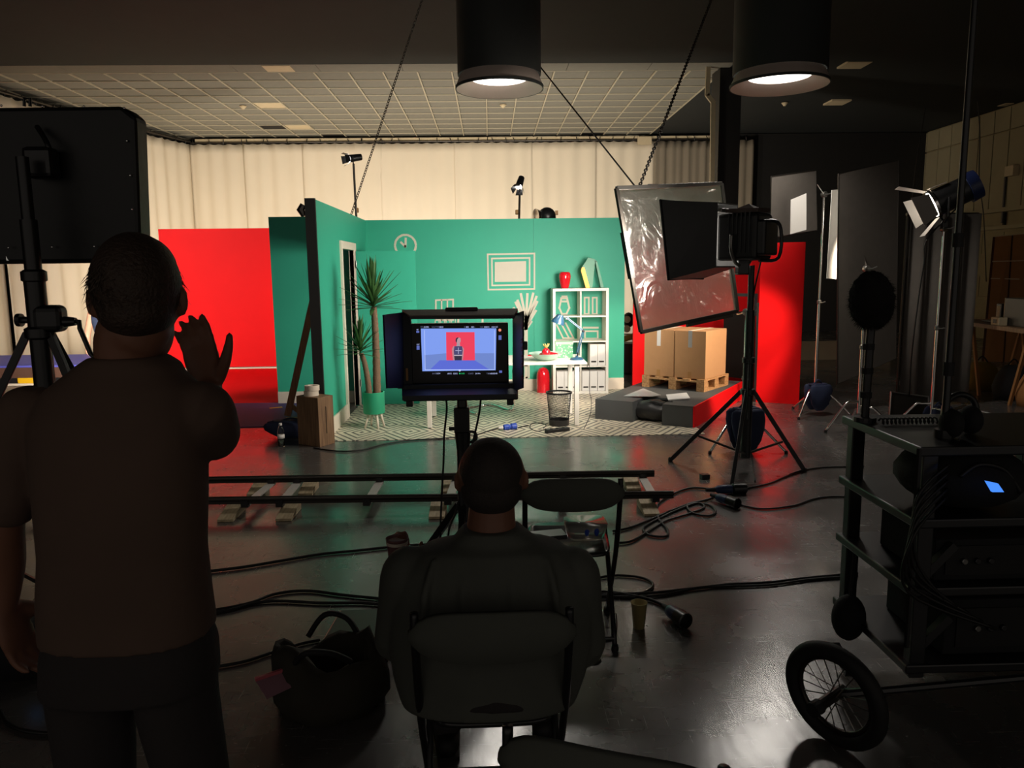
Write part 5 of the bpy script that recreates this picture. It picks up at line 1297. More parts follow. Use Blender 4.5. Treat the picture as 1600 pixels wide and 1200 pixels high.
lit([(710, 541), (722, 541), (723, 548), (722, 555), (709.5, 555), (709, 548)], S(74, 72, 112), 1.0, .0036, 'vest')
lit([(709.5, 556), (722, 556), (721.5, 563), (710.5, 563)], S(52, 48, 66), 1.0, .0036, 'trousers')
lit([(709.5, 554.6), (722, 554.6), (722, 556), (709.5, 556)], S(190, 180, 190), 1.0, .0040, 'belt')
lit([(713, 541), (719, 541), (718.5, 536), (714, 536)], S(170, 150, 160), 1.0, .0040, 'collar')
lit([(712, 531), (713, 528), (716, 527), (719.5, 528.5), (720, 533), (718, 537), (714, 537)], S(186, 150, 158), 1.0, .0044, 'face')
lit([(711.8, 533), (712, 529.5), (714, 527.3), (717, 527.2), (714.5, 530), (713.5, 536)], S(58, 48, 66), 1.0, .0048, 'hair')
lit([(715.8, 543), (716.8, 543), (716.8, 553), (715.8, 553)], S(170, 168, 200), 1.0, .0042, 'cross_mark')
lit([(711.5, 547.2), (721, 547.2), (721, 548.3), (711.5, 548.3)], S(170, 168, 200), 1.0, .0044, 'cross_mark')
for p in ([(663, 516), (663.6, 516), (664.6, 578), (664, 578)], [(664, 577.4), (773, 577.1), (773, 577.8), (664, 578.1)], [(772.4, 516), (773, 516), (773, 577.5), (772.4, 577.5)]):
    lit(p, S(190, 205, 250), 1.1, .0050, 'frame_line')
c_ = scr(718.3, 578.8, .0052); MB().lathe([(.0025, 0), (.0042, 0), (.0042, .0003), (.0025, .0003)], c_, 16, V((0, -1, 0)), close=True).build('marker_ring', emis('screen_white', S(220, 228, 255), 1.2), scn)
TW = emis('screen_text_white', S(196, 206, 255), 1.1); TGr = emis('screen_text_grey', S(112, 118, 150), .8); TG = emis('screen_text_green', S(40, 190, 110), 1.1)
TO = emis('screen_orange', S(236, 140, 110), 1.0); TB = emis('screen_badge', S(96, 112, 190), .9)
pxm = (scr(701, 510)-scr(700, 510)).length
ux = V((1, 0, 0)); uz = V((0, 0, 1))
def stext(s_, px, py, hpx, m_): text(s_, hpx*pxm*1.35, m_, scr(px, py, .001), ux, uz, 'screen_text', mo)
for s_, px, m_ in (('FPS', 657, TGr), ('25.000', 662, TW), ('SHUTTER', 674.5, TGr), ('180.0', 686, TW), ('EI', 725, TGr), ('800', 728, TW), ('ND -', 736, TW), ('WB', 750, TGr), ('3200 K', 756, TW), ('+0.0 CC', 767.5, TW)):
    stext(s_, px, 512, 2.2, m_)
for s_, px, m_ in (('BAT', 675.5, TGr), ('13.7V', 681, TW), ('A012', 699, TW), ('C012', 708, TW), ('\u25cf 0:00', 717, TG), ('CARD', 731.5, TGr), ('0:19 h', 743, TW), ('TC', 760, TGr), ('11:05:02:02', 763, TW)):
    stext(s_, px, 584.8, 2.3, m_)
for s_, px, py in (('RE', 651, 516), ('LUT', 651, 539)): stext(s_, px, py, 1.9, TW)
for px, py, w_, h_, m_ in ((650.5, 517, 4.5, 3, TB), (651, 540, 4.5, 6.5, TB), (779, 524, 4.5, 7, TB), (780, 579, 4.5, 3.5, TB)):
    MB().prism([scr(px, py, .0006), scr(px+w_, py, .0006), scr(px+w_, py+h_, .0006), scr(px, py+h_, .0006)], (0, .0004, 0)).build('screen_badge', m_, mo)
MB().lathe([(.0065, 0), (.0065, .0004)], scr(781, 515.8, .001), 18, V((0, -1, 0))).build('screen_badge', TO, mo)
# stand under the monitor
mb_ = mp(722, 640)
ms = thing('monitor_stand', 'black crank stand under the director monitor', 'stand', (mb_.x, MY+.02, 0))
mx_, my_ = mb_.x, MY+.02
MB().cyl((mx_, my_, zb0-.075), (mx_, my_, zb0-.16), .022, .026, 14).build('spigot', BLACKM, ms)
zc0 = mp(722, 636).z; zc1 = mp(722, 676).z
MB().bx(mx_-.037, mx_+.032, my_-.04, my_+.04, zc1, zc0).build('crank_box', BLACKM, ms, bevel=.006)
MB().cyl((mx_, my_, zc1), (mx_, my_, zc1-.08), .037, .030, 14).build('collar', BLACKM, ms)
MB().cyl((mx_, my_, .1), (mx_, my_, zc1-.06), .029, n=14).build('column', BLACKM, ms)
MB().cyl((mx_-.037, my_, zc1+.015), (mx_-.062, my_, zc1+.015), .009, n=8).build('knob', BLACKM, ms)
MB().tube(smoothpath([(mx_+.03, my_, zc1), (mx_+.055, my_, zc1-.005), (mx_+.06, my_, zc1-.035), (mx_+.03, my_, zc1-.05)], 4), .007, 7).build('crank_handle', BLACKM, ms)
for k in range(3):
    a = .4+k*2.094; d = V((math.cos(a), math.sin(a), 0)); MB().bar(V((mx_, my_, .62))+d*.03, V((mx_, my_, .012))+d*.52, .025, .03).build('leg', BLACKM, ms)
    MB().bar(V((mx_, my_, .62)).lerp(V((mx_, my_, .012))+d*.52, .6), V((mx_, my_, .2)), .014, .014).build('brace', BLACKM, ms)
cable([tuple(mp(696, 616)), tuple(mp(698, 640)), tuple(mp(694, 680)), tuple(mp(693, 720)), tuple(mp(690, 780)), tuple(mp(688, 840)), tuple(at(690, 930, Z=.01))], .006, 'black cable hanging from left of the monitor', 'monitor_cable')
cable([tuple(mp(752, 617)), tuple(mp(748, 650)), tuple(mp(738, 695)), tuple(mp(728, 740)), tuple(mp(712, 800)), tuple(mp(700, 842)), tuple(at(705, 930, Z=.01))], .006, 'black cable hanging from right of the monitor', 'monitor_cable')

# ================================================================== FOLDING CHAIRS
CHAIRP = mat('black_chair_plastic', S(84, 86, 80), .75, spec=.15)
def folding_chair(loc, rz, label, group='black folding chairs'):
    t = thing('folding_chair', label, 'chair', (0, 0, 0), group)
    for s_ in (-1, 1):
        x = s_*.205
        MB().tube(smoothpath([(x, -.245, .80), (x, -.235, .70), (x, -.12, .42), (x, .17, .012)], 4), .0115, 8).build('front_leg', BLACKM, t, True)
        MB().tube(smoothpath([(x*.93, .20, .44), (x*.93, .14, .43), (x*.93, .0, .30), (x*.93, -.22, .012)], 4), .0115, 8).build('rear_leg', BLACKM, t, True)
        MB().lathe([(.015, 0), (.017, .008), (.014, .03)], (x, .17, 0), 10).build('foot', RUBBER, t)
        MB().lathe([(.015, 0), (.017, .008), (.014, .03)], (x*.93, -.22, 0), 10).build('foot', RUBBER, t)
    MB().tube([(-.19, -.2, .05), (.19, -.2, .05)], .009, 8).build('rear_stretcher', BLACKM, t)
    MB().tube([(-.2, .12, .09), (.2, .12, .09)], .009, 8).build('front_stretcher', BLACKM, t)
    # curved backrest with rounded ends
    vs = []; fs = []; n = 16
    for k in range(n+1):
        s_ = -1+2*k/n; x = .222*s_; h = .085*(1-abs(s_)**6*.75); y = -.245-.035*(1-s_*s_)
        zc = .735+.012*(1-s_*s_)
        top_h = h*.78; bot_h = h*(.72+.25*(1-s_*s_))
        vs += [(x, y, zc-bot_h), (x, y-.012, zc-bot_h+.006), (x, y-.016, zc), (x, y-.012, zc+top_h-.006), (x, y, zc+top_h), (x, y+.008, zc)]
    for k in range(n): fs += [(k*6+i, k*6+(i+1) % 6, k*6+6+(i+1) % 6, k*6+6+i) for i in range(6)]
    fs += [tuple(range(6)), tuple(n*6+i for i in range(6))[::-1]]
    MB().add(vs, fs).build('backrest', CHAIRP, t, True)
    # dished metal seat
    vs = []; fs = []; nx, ny = 12, 10
    for sg in (0, -.014):
        for j in range(ny+1):
            for i in range(nx+1):
                u_, v_ = -1+2*i/nx, -1+2*j/ny; rr = (abs(u_)**5+abs(v_)**5)**.2; k_ = 1/max(rr, 1) if rr > 1 else 1
                vs.append((.185*u_*k_, .02+.19*v_*k_, .445+.012*v_-.018*max(0, 1-u_*u_)*max(0, 1-v_*v_)+sg))
    K = (nx+1)*(ny+1)
    for b in (0, K):
        for j in range(ny): fs += [(b+j*(nx+1)+i, b+j*(nx+1)+i+1, b+(j+1)*(nx+1)+i+1, b+(j+1)*(nx+1)+i) for i in range(nx)]
    ring = [i for i in range(nx+1)]+[(j+1)*(nx+1)-1 for j in range(1, ny+1)]+[ny*(nx+1)+i for i in range(nx-1, -1, -1)]+[j*(nx+1) for j in range(ny-1, 0, -1)]
    fs += [(ring[k], ring[(k+1) % len(ring)], K+ring[(k+1) % len(ring)], K+ring[k]) for k in range(len(ring))]
    MB().add(vs, fs).build('seat', mat('shiny_black_seat', S(40, 40, 40), .16, var=.05) if 'shiny_black_seat' not in MATS else MATS['shiny_black_seat'], t, True)
    t.location = loc; t.rotation_euler = (0, 0, rz)
    return t
ch1 = folding_chair((at(896, 760, Y=3.2).x, 3.43, 0), -.02, 'empty black folding chair with a bottle pack on its seat')
ch2 = folding_chair((at(765, 900, Y=1.9).x, 2.16, 0), .02, 'black folding chair under the seated man')
ch3 = folding_chair((.30, 1.55, 0), -.36, 'black folding chair back cut off at the bottom edge')
# clear plastic pack on the empty chair, phone
pk = at(918, 846, Y=3.42)
pkt = thing('plastic_tray', 'clear plastic tray with blue marks on the empty chair', 'tray', (pk.x, 3.42, .46))
MB().loft([((pk.x-.01, 3.43, .462), .085, .075), ((pk.x-.01, 3.43, .53), .10, .09)], 24, 4).build('tray', mat('milky_plastic', S(170, 170, 165), .12, var=.05, trans=.55, ior=1.2), pkt, True)
for k in (-1, 1): MB().ell((pk.x+.022*k+.01, 3.345, .508), (.011, .003, .022)).build('blue_mark', PLUGBLUE, pkt, True)
ph = at(893, 830, Y=3.35); tag(MB().box((ph.x-.12, 3.40, .475), (.19, .09, .02), .2).build('dark_notebook', BLACKM), 'dark notebook lying on the empty folding chair', 'notebook')

# cup with amber drink and blue connector on the floor
c = at(1000, 985, Z=0); c.y += .03
cu_ = thing('plastic_cup', 'clear plastic cup with a little amber drink on floor', 'cup', (c.x, c.y, 0))
MB().lathe([(.027, .001), (.038, .125), (.0395, .125), (.0395, .127), (.037, .127), (.0255, .004), (.001, .004)], (c.x, c.y, 0), 28).build('cup_wall', mat('frosted_cup', S(214, 196, 140), .25, var=0, trans=.45, ior=1.25), cu_, True)
MB().lathe([(.0252, .005), (.0295, .050), (.001, .050)], (c.x, c.y, 0), 28).build('drink', AMBER, cu_, 'auto')
def blue_conn(p, q, label, L_=.2):
    p, q = V(p), V(q); d = (q-p); t = thing('cable_connector', label, 'connector', p, 'blue cable connectors on the floor'); k = L_/.2
    MB().lathe([(.016, 0), (.03, .015*k), (.034, .05*k), (.034, .09*k), (.028, .095*k)], p, 16, d).build('body', mat('dull_blue_shell', S(30, 44, 82), .45) if 'dull_blue_shell' not in MATS else MATS['dull_blue_shell'], t, 'auto')
    MB().lathe([(.030, .095*k), (.040, .10*k), (.040, .17*k), (.034, .175*k), (.034, .12*k)], p, 16, d).build('collar', BLACKM, t, 'auto')
    MB().lathe([(.012, -.05*k), (.018, .0)], p, 12, d).build('gland', RUBBER, t)
    return t
blue_conn(at(1044, 952, Z=.04), at(1073, 972, Z=.04), 'blue-black cable connector on the floor right of the cup', .17)
blue_conn(at(1117, 765, Z=.04), at(1165, 763, Z=.04), 'blue cable connector behind another near the crank stand', .28)
blue_conn(at(1120, 776, Z=.04), at(1152, 787, Z=.04), 'blue cable connector in front of another near the crank stand', .24)
tag(MB().box(at(1101, 744, Z=.02), (.07, .05, .035), .2).build('cable_clip', BLACKM), 'small black clip lying on the floor by the crank stand', 'clip')

# ================================================================== CABLES ON THE FLOOR
cable([(490, 700), (530, 705), (565, 703), (600, 694), (640, 688), (690, 685), (740, 680), (765, 673), (785, 668)], .009, 'black cable curving from the plywood box to the vinyl')
cable([(322, 893), (380, 886), (440, 876), (500, 866), (560, 860), (640, 852), (720, 850)], .011, 'black cable running from the standing man towards the seated man')
cable([(30, 968), (120, 966), (250, 962), (335, 953), (390, 942), (430, 928), (480, 923), (540, 930), (610, 936), (700, 938)], .010, 'upper cable of the twisted bundle left of the seated man')
cable([(30, 972), (150, 968), (330, 957), (400, 942), (440, 939), (500, 942), (560, 942), (610, 945), (700, 948)], .010, 'lower cable of the twisted bundle left of the seated man')
cable([(330, 1043), (380, 1034), (430, 1018), (470, 1006), (500, 1000)], .009, 'black cable leading to the dark case with a red light')
cable([(610, 962), (592, 955), (581, 966), (592, 976), (620, 977)], .008, 'small cable loop left of the seated man')
cable([(1045, 950), (1020, 938), (985, 930), (950, 925), (900, 925)], .011, 'cable tail leading to the connector by the cup')
cable([(900, 930), (960, 928), (1020, 926), (1080, 920), (1140, 913), (1200, 910), (1260, 903), (1340, 896)], .010, 'long black cable running right to the equipment cart')
cable([(900, 918), (960, 932), (1030, 930), (1100, 918), (1200, 914), (1270, 905), (1340, 900)], .009, 'second black cable beside the long one to the cart')
cable([(925, 905), (960, 899), (1000, 902), (1020, 912), (1010, 924), (975, 932), (930, 930)], .009, 'cable loop on the floor right of the empty chair')
cable([(958, 830), (985, 824), (1020, 810), (1055, 795), (1085, 786), (1110, 790), (1118, 800), (1105, 806), (1080, 800), (1075, 788), (1100, 782), (1115, 777)], .010, 'coiled black cable right of the dolly track, upper loop')
cable([(960, 848), (985, 846), (1010, 832), (1040, 814), (1075, 803), (1100, 793), (1090, 786), (1060, 796), (1020, 815), (1005, 826), (1015, 836), (1040, 838), (1043, 828), (1030, 812), (1027, 800), (1030, 785), (1060, 768), (1085, 762), (1117, 765)], .010, 'coiled black cable right of the dolly track, lower loop')
cable([(1160, 764), (1200, 756), (1225, 746), (1250, 736), (1290, 730), (1350, 729)], .009, 'black cable from the connectors past the stand foot')
cable([(1150, 787), (1190, 795), (1240, 790), (1270, 780), (1300, 776), (1340, 777)], .009, 'black cable from the connectors curving to the cart')
cable([(900, 1030), (925, 1022), (938, 1030), (925, 1036), (905, 1020), (920, 1000), (925, 985)], .005, 'thin wire curled under the empty folding chair')
cable([(935, 1000), (955, 996), (962, 985), (962, 960)], .008, 'cable under the empty folding chair near its leg')

# ================================================================== BAG, CASE ON FLOOR LEFT OF SEATED MAN
a = at(556, 1030, Z=0); 
dc = thing('dark_case', 'low dark case with a red light behind the sack', 'case', (a.x, a.y+.15, 0))
e0, e1 = at(505, 1038, Z=0), at(606, 1034, Z=0); zc = at(555, 995, Y=e0.y+.02).z
MB().prism([e0, e1, e1+V((0.02, .30, 0)), e0+V((.02, .30, 0))], (0, 0, max(.09, zc))).build('body', BLACKM, dc, bevel=.008)
MB().ell(at(511, 1001, Y=e0.y-.004), (.005, .004, .005), None, 8, 5).build('red_light', emis('red_led', (1, .15, .05), 3), dc)
MB().lathe([(.03, 0), (.035, .006), (.028, .006)], at(565, 1012, Y=e0.y-.001), 16, V((0, -1, 0))).build('dial', RUBBER, dc)
sa = at(505, 1150, Z=0)
sk = thing('open_sack', 'dark open sack slumped on the floor beside seated man', 'bag', (sa.x, sa.y+.12, 0))
SACKM = mat('dark_canvas', S(48, 44, 34), .85, var=.25, scale=8, bump=.5, bscale=9)
base_c = at(505, 1128, Z=0)+V((0, .12, 0))
rdm = random.Random(12); rings = []
prof = [(.002, .20, .15), (.06, .22, .17), (.14, .215, .165), (.20, .20, .14), (.245, .185, .12)]
m_ = MB(); vs = []; fs = []; n = 26
for jj, (z, rx, ry) in enumerate(prof+[(.235, .165, .10), (.15, .15, .09), (.05, .12, .07)]):
    for k in range(n):
        th_ = 2*math.pi*k/n; wv = 1+.07*math.sin(3*th_+jj*.9)+.05*math.sin(7*th_+jj)
        zz = z+(.045*math.sin(2*th_+.6)+.02*math.sin(5*th_) if 2 < jj < 6 else 0)
        vs.append((base_c.x+rx*wv*math.cos(th_), base_c.y+ry*wv*math.sin(th_), max(.002, zz)))
for j in range(7): fs += [(j*n+k, j*n+(k+1) % n, (j+1)*n+(k+1) % n, (j+1)*n+k) for k in range(n)]
fs += [tuple(range(n))[::-1], tuple(7*n+k for k in range(n))]
MB().add(vs, fs).build('body', SACKM, sk, True)
for s_ in (-1, 1): MB().tube(smoothpath([base_c+V((-.10, s_*.11, .23)), base_c+V((-.04, s_*.16, .30)), base_c+V((.05, s_*.15, .29)), base_c+V((.11, s_*.1, .23))], 5), .012, 6).build('handle', RUBBER, sk, True)
b1, b2_ = at(399, 1064, Z=.20), at(452, 1046, Z=.20)
bkk = thing('pink_edged_folder', 'folder with pinkish edge sticking out of the sack', 'folder', base_c+V((-.15, 0, .1)))
MB().prism([b1, b2_, b2_+V((.05, -.03, -.04)), b1+V((.05, -.04, -.05))], (.0, .012, .008)).build('cover', mat('pinkish_cover', S(150, 110, 122), .5), bkk)
MB().bar(b1+V((0, 0, .006)), b2_+V((0, 0, .006)), .012, .012).build('pink_edge', mat('pink_edge', S(196, 96, 106), .5), bkk)
# clutter at bottom left corner
lc = at(20, 1085, Z=0)
lcb = thing('equipment_bag', 'dark bag with a blue glint at bottom left edge', 'bag', lc)
MB().loft([((lc.x-.15, lc.y+.25, .002), .28, .15), ((lc.x-.15, lc.y+.25, .12), .30, .17), ((lc.x-.15, lc.y+.25, .2), .25, .13)], 24, 3).build('body', BLACKF, lcb, True)
MB().box((lc.x-.0, lc.y+.11, .15), (.09, .02, .05), -.3).build('blue_screen', emis('blue_glint', (.1, .35, .8), .10), lcb)  # glowing plate put in for a blue glint on the bag
MB().tube(smoothpath([(lc.x-.1, lc.y+.1, .2), (lc.x, lc.y+.1, .26), (lc.x+.08, lc.y+.14, .2)], 5), .012, 6).build('handle', RUBBER, lcb, True)
cable([(0, 1110), (12, 1130), (40, 1142), (85, 1146), (130, 1140)], .010, 'black cable curving at the bottom left corner')

# ================================================================== EQUIPMENT CART AT RIGHT
K0 = V((1.22, 2.62, 0)); K1 = V((2.25, 2.50, 0))
kt = thing('equipment_cart', 'black location sound cart with big spoked wheels', 'cart', (1.75, 2.9, 0))
kx0, kx1, ky0, ky1 = 1.27, 2.02, 2.66, 3.20
ktop = at(1338, 697, Y=2.66).z
kx0 = at(1440, 850, Y=2.66).x; kx1 = kx0+.75
for xx in (kx0, kx1):
    for yy in (ky0, ky1): MB().bx(xx-.028, xx+.028, yy-.025, yy+.025, .16, ktop-.02).build('upright', BLACKM, kt, bevel=.004)
for zz in (ktop, .78, .52, .22):
    MB().bx(kx0-.05, kx1+.05, ky0-.04, ky1+.04, zz-.035, zz).build('shelf', BLACKM, kt, bevel=.006)
for zz in (.92, .64, .36):
    MB().bar((kx0, ky0, zz-.1), (kx0+.12, ky0, zz+.03), .03, .03, V((0, 1, 0))).build('corner_brace', BLACKM, kt)
MB().tube([(kx0-.06, ky0-.05, ktop+.0), (kx0-.06, ky0-.05, .3)], .010, 6).build('cable_run', CABLE, kt)
def wheel(c, nrm, R_, lab=None):
    c = V(c); nrm = V(nrm).normalized(); a, b = frame_from(nrm); n = 40
    w_ = MB().tube([c+(a*math.cos(2*math.pi*k/n)+b*math.sin(2*math.pi*k/n))*(R_-.028) for k in range(n)], .028, 10, closed=True).build('tyre', RUBBER, kt, True)
    MB().tube([c+(a*math.cos(2*math.pi*k/n)+b*math.sin(2*math.pi*k/n))*(R_-.058) for k in range(n)], .010, 8, closed=True).build('rim', DARKSTEEL, w_, True)
    for k in range(20):
        t0 = 2*math.pi*k/20; t1 = t0+(.5 if k % 2 else -.5)
        MB().tube([c+(a*math.cos(t1)+b*math.sin(t1))*.02+nrm*(.02 if (k//2) % 2 else -.02), c+(a*math.cos(t0)+b*math.sin(t0))*(R_-.06)], .0022, 4).build('spoke', STEEL, w_)
    MB().cyl(c-nrm*.05, c+nrm*.09, .02, n=12).build('hub', DARKSTEEL, w_)
    MB().cyl(c+nrm*.09, c+nrm*.13, .026, n=12).build('axle_cap', RUBBER, w_)
    return w_
wcn = at(1304, 1086, Y=2.48); WR = wcn.z
wheel((wcn.x, wcn.y, WR), (-.80, -.52, -.10), WR)
wheel((kx1+.16, 2.62, WR), (.85, -.4, 0), WR)
MB().tube([(wcn.x, wcn.y, WR), (kx1+.16, 2.62, WR)], .014, 8).build('axle', BLACKM, kt)
for xx in (wcn.x+.12, kx1): MB().bar((xx, 2.62, WR), (xx, 2.75, .24), .03, .03).build('axle_bracket', BLACKM, kt)
# things on the cart
def cartbox(x, y, z, d, m_, label, extra=None, name='equipment_unit'):
    t = thing(name, label, 'equipment', (x, y, z)); MB().box((x, y, z+d[2]/2), d).build('case', m_, t, bevel=.008)
    MB().box((x, y-d[1]/2-.003, z+d[2]*.5), (d[0]*.85, .006, d[2]*.7)).build('front_panel', RUBBER, t)
    for k in range(3): MB().lathe([(.012, 0), (.012, .014), (.009, .016)], (x-d[0]*.3+k*.05, y-d[1]/2-.006, z+d[2]*.5), 10, V((0, -1, 0))).build('knob', STEEL if k == 0 else BLACKM, t)
    return t
xm_ = (kx0+kx1)/2
cartbox(xm_-.05, 2.88, .521, (.52, .4, .16), BLACKF, 'black receiver unit on the middle shelf of the cart')
cartbox(xm_+.05, 2.90, .221, (.6, .42, .22), BLACKF, 'large black battery case on the lowest shelf of the cart')
bgc = at(1552, 765, Y=2.50)
rb = thing('recorder_bag', 'round black recorder bag with a blue screen on the cart', 'bag', (bgc.x, 2.7, bgc.z-.15))
MB().ell((bgc.x+.06, 2.79, .781+.125), (.23, .22, .125)).build('bag', BLACKF, rb, True)
qc = [at(1541, 752, Y=2.50), at(1560, 756, Y=2.50), at(1569, 769, Y=2.49), at(1551, 769, Y=2.49)]
MB().prism(qc, (0, .01, 0)).build('blue_screen', emis('recorder_blue', S(70, 140, 255), 1.1), rb)
MB().tube(smoothpath([at(1500, 745, Y=2.6), at(1530, 726, Y=2.6), at(1570, 735, Y=2.6), at(1595, 770, Y=2.6)], 6), .008, 6).build('strap', CABLE, rb, True)
pch = at(1322, 968, Y=3.0)
pt_ = thing('hanging_pouch', 'black pouch hanging on the cart side above the front wheel', 'pouch', (pch.x, 3.0, pch.z-.1))
MB().ell((pch.x+.02, 3.02, pch.z), (.07, .06, .10), None, 18, 12).build('pouch', BLACKF, pt_, True)
MB().tube([(pch.x+.02, 3.02, pch.z+.09), (kx0-.03, 3.1, pch.z+.25)], .008, 6).build('strap', CABLE, pt_)
for k in range(5):
    xx = kx0-.07-.006*k; zt = ktop-.06-.03*k
    tag(MB().tube(smoothpath([(kx0+.05, ky0-.05, zt), (xx, ky0-.07-.01*k, zt-.12), (xx+.02, ky0-.06, zt-.35), (kx0+.06+.05*k, ky0-.06, zt-.5)], 6), .006, 6).build('cart_lead', CABLE, None, True), 'black lead hanging on the cart, ' + ['topmost', 'second from top', 'middle', 'fourth from top', 'lowest'][k], 'cable', 'leads hanging on the cart')
hp = at(1512, 694, Y=2.75)
hpt = thing('headphones', 'black headphones lying on the cart top', 'headphones', (hp.x, 2.8, ktop))
for s_ in (-1, 1): MB().ell((hp.x+.0+s_*.055, 2.80+s_*.03, ktop+.055), (.04, .055, .055)).build('ear_cup', BLACKF, hpt, True)
MB().tube(smoothpath([(hp.x-.08, 2.78, ktop+.06), (hp.x-.06, 2.8, ktop+.13), (hp.x, 2.82, ktop+.155), (hp.x+.06, 2.83, ktop+.13), (hp.x+.085, 2.83, ktop+.06)], 5), .012, 8).build('headband', BLACKM, hpt, True)
# coiled lead on the cart
hel = [V((at(1362+t*1.05, 688, Y=3.08).x, 3.02+.012*math.cos(t*1.05), ktop+.016+.012*math.sin(t*1.05))) for t in range(0, 84)]
tag(MB().tube(hel, .004, 5).build('coiled_lead', CABLE, None, True), 'black coiled lead lying along the cart top', 'cable')
# furry microphone on a short stand
mcn = at(1362, 470, Y=3.10)
mk = thing('furry_microphone', 'microphone in a furry black windshield on the cart', 'microphone', (mcn.x-.02, 3.10, ktop))
fz = MB().ell(mcn, (.084, .084, .117), Matrix.Rotation(-.12, 3, 'Y'), 40, 28)
rf_ = random.Random(2)
for i, p in enumerate(fz.v): fz.v[i] = mcn+(p-mcn)*rf_.uniform(.95, 1.06)
fz.build('windshield', mat('black_fur', S(22, 20, 18), .95, bump=1, bscale=200), mk, True)
fur = MB()
for k in range(1400):
    u_ = rf_.uniform(-1, 1); th_ = rf_.uniform(0, 6.283); s_ = math.sqrt(1-u_*u_); d = V((s_*math.cos(th_), s_*math.sin(th_), u_))
    p = mcn+V((d.x*.082, d.y*.082, d.z*.114)); tip = p+d*.016+V((rf_.uniform(-.008, .008), rf_.uniform(-.008, .008), -.006)); e = d.cross(V((.3, .5, .8))).normalized()*.0012
    fur.add([p-e, p+e, tip, p+d.cross(e).normalized()*.001], [(0, 1, 2), (1, 3, 2), (3, 0, 2), (0, 3, 1)])
fo = fur.build('fur', MATS['black_fur'], mk); fo['kind'] = 'stuff'
pb_ = at(1349, 690, Y=3.10)
MB().tube([V((pb_.x, 3.10, ktop+.001)), V((pb_.x+.005, 3.10, mcn.z-.115))], .017, 10).build('stand_pole', BLACKM, mk)
MB().cyl(V((pb_.x, 3.10, ktop)), V((pb_.x, 3.10, ktop+.02)), .045, n=18).build('stand_base', BLACKM, mk)
MB().cyl(V((pb_.x+.005, 3.10, mcn.z-.115)), V((pb_.x+.005, 3.10, mcn.z-.07)), .03, n=14).build('shock_mount', RUBBER, mk)
for k in range(3): MB().cyl(V((pb_.x, 3.10, ktop+.1+k*.1)), V((pb_.x, 3.10, ktop+.125+k*.1)), .023, n=12).build('clamp_ring', RUBBER, mk)
# tall mast
ma0, ma1 = at(1474, 695, Y=2.78), at(1483, 0, Y=2.78)
mt_ = thing('antenna_mast', 'tall thin black mast rising from the cart', 'mast', (ma0.x, 2.78, ktop))
MB().tube([V((ma0.x, 2.78, ktop)), V((ma0.x, 2.78, 1.9)), V((ma0.x, 2.78, 3.1))], [.014, .012, .010], 12).build('pole', BLACKM, mt_, 'auto')
for zz in (1.28, 1.75): MB().cyl((ma0.x, 2.78, zz), (ma0.x, 2.78, zz+.05), .019, n=12).build('clamp_collar', RUBBER, mt_)
MB().cyl((ma0.x, 2.78, ktop+.0), (ma0.x, 2.78, ktop+.03), .035, n=14).build('socket', BLACKM, mt_)

# ================================================================== PEOPLE
def hand(mb, w, d, t, n, k=1.0, curl=.25, spread=.06, thumb_out=.8):
    """palm, four unequal jointed fingers and a thumb: w wrist, d finger direction, t thumb side, n palm side"""
    w, d, t, n = V(w), V(d).normalized(), V(t).normalized(), V(n).normalized()
    mb.chain([w-d*.02*k, w+d*.03*k, w+d*.07*k, w+d*.095*k], [(.027*k, .020*k), (.036*k, .018*k), (.042*k, .016*k), (.040*k, .012*k)], t, 14, 4)
    for i, (o_, L_, r_) in enumerate(((.031, .072, .0092), (.0105, .080, .0095), (-.0105, .075, .009), (-.031, .060, .0082))):
        p = w+d*.092*k+t*o_*k; dr_ = (d+t*(o_*spread/.03)).normalized(); P = [p-d*.02*k, p]; c_ = curl*(1+.12*i)
        for s_, f in enumerate((.45, .31, .24)):
            ang_ = c_*(s_+.6); e = (dr_*math.cos(ang_)+n*math.sin(ang_)).normalized(); P.append(P[-1]+e*L_*f*k)
        mb.chain(P, [r_*k, r_*k*1.05, r_*k, r_*.95*k, r_*.78*k], t, 9, 3)
    p = w+d*.02*k+t*.026*k
    dirs = [(t*thumb_out+d*.75+n*.35).normalized(), (t*thumb_out*.8+d*.9+n*.2).normalized(), (t*thumb_out*.55+d*1+n*.1).normalized()]
    P = [p-d*.005*k]
    for e, L_ in zip(dirs, (.042, .034, .026)): P.append(P[-1]+e*L_*k)
    mb.chain(P, [.016*k, .0145*k, .0112*k, .0085*k], n, 10, 4)
def head(mb, c, f, rx=.076, k=1.0):
    c = V(c); f = V(f).normalized(); s = V((f.y, -f.x, 0)); z = V((0, 0, 1)); Rm = Matrix((s, f, z)).transposed()
    q = lambda a, b, e: c+s*a*k+f*b*k+z*e*k
    mb.ell(q(0, -.006, .024), (rx*k, .098*k, .100*k), Rm, 24, 16)
    mb.ell(q(0, .028, -.045), (.054*k, .066*k, .072*k), Rm, 20, 14)
    mb.ell(q(0, .070, -.100), (.028*k, .024*k, .022*k), Rm, 14, 9)
    mb.ell(q(0, .080, .030), (.050*k, .018*k, .014*k), Rm, 14, 9)
    mb.chain([q(0, .090, .022), q(0, .106, -.008), q(0, .112, -.026)], [(.008*k, .010*k), (.011*k, .012*k), (.015*k, .012*k)], s, 10, 3)
    mb.ell(q(0, .090, -.058), (.026*k, .012*k, .010*k), Rm, 12, 8)
    for sg in (-1, 1):
        mb.ell(q(sg*.038, .062, -.020), (.020*k, .024*k, .020*k), Rm, 12, 8)
        mb.ell(q(sg*(rx-.003), -.008, .006), (.009*k, .020*k, .031*k), Rm @ Matrix.Rotation(sg*.75, 3, 'Z'), 14, 10)
    return q
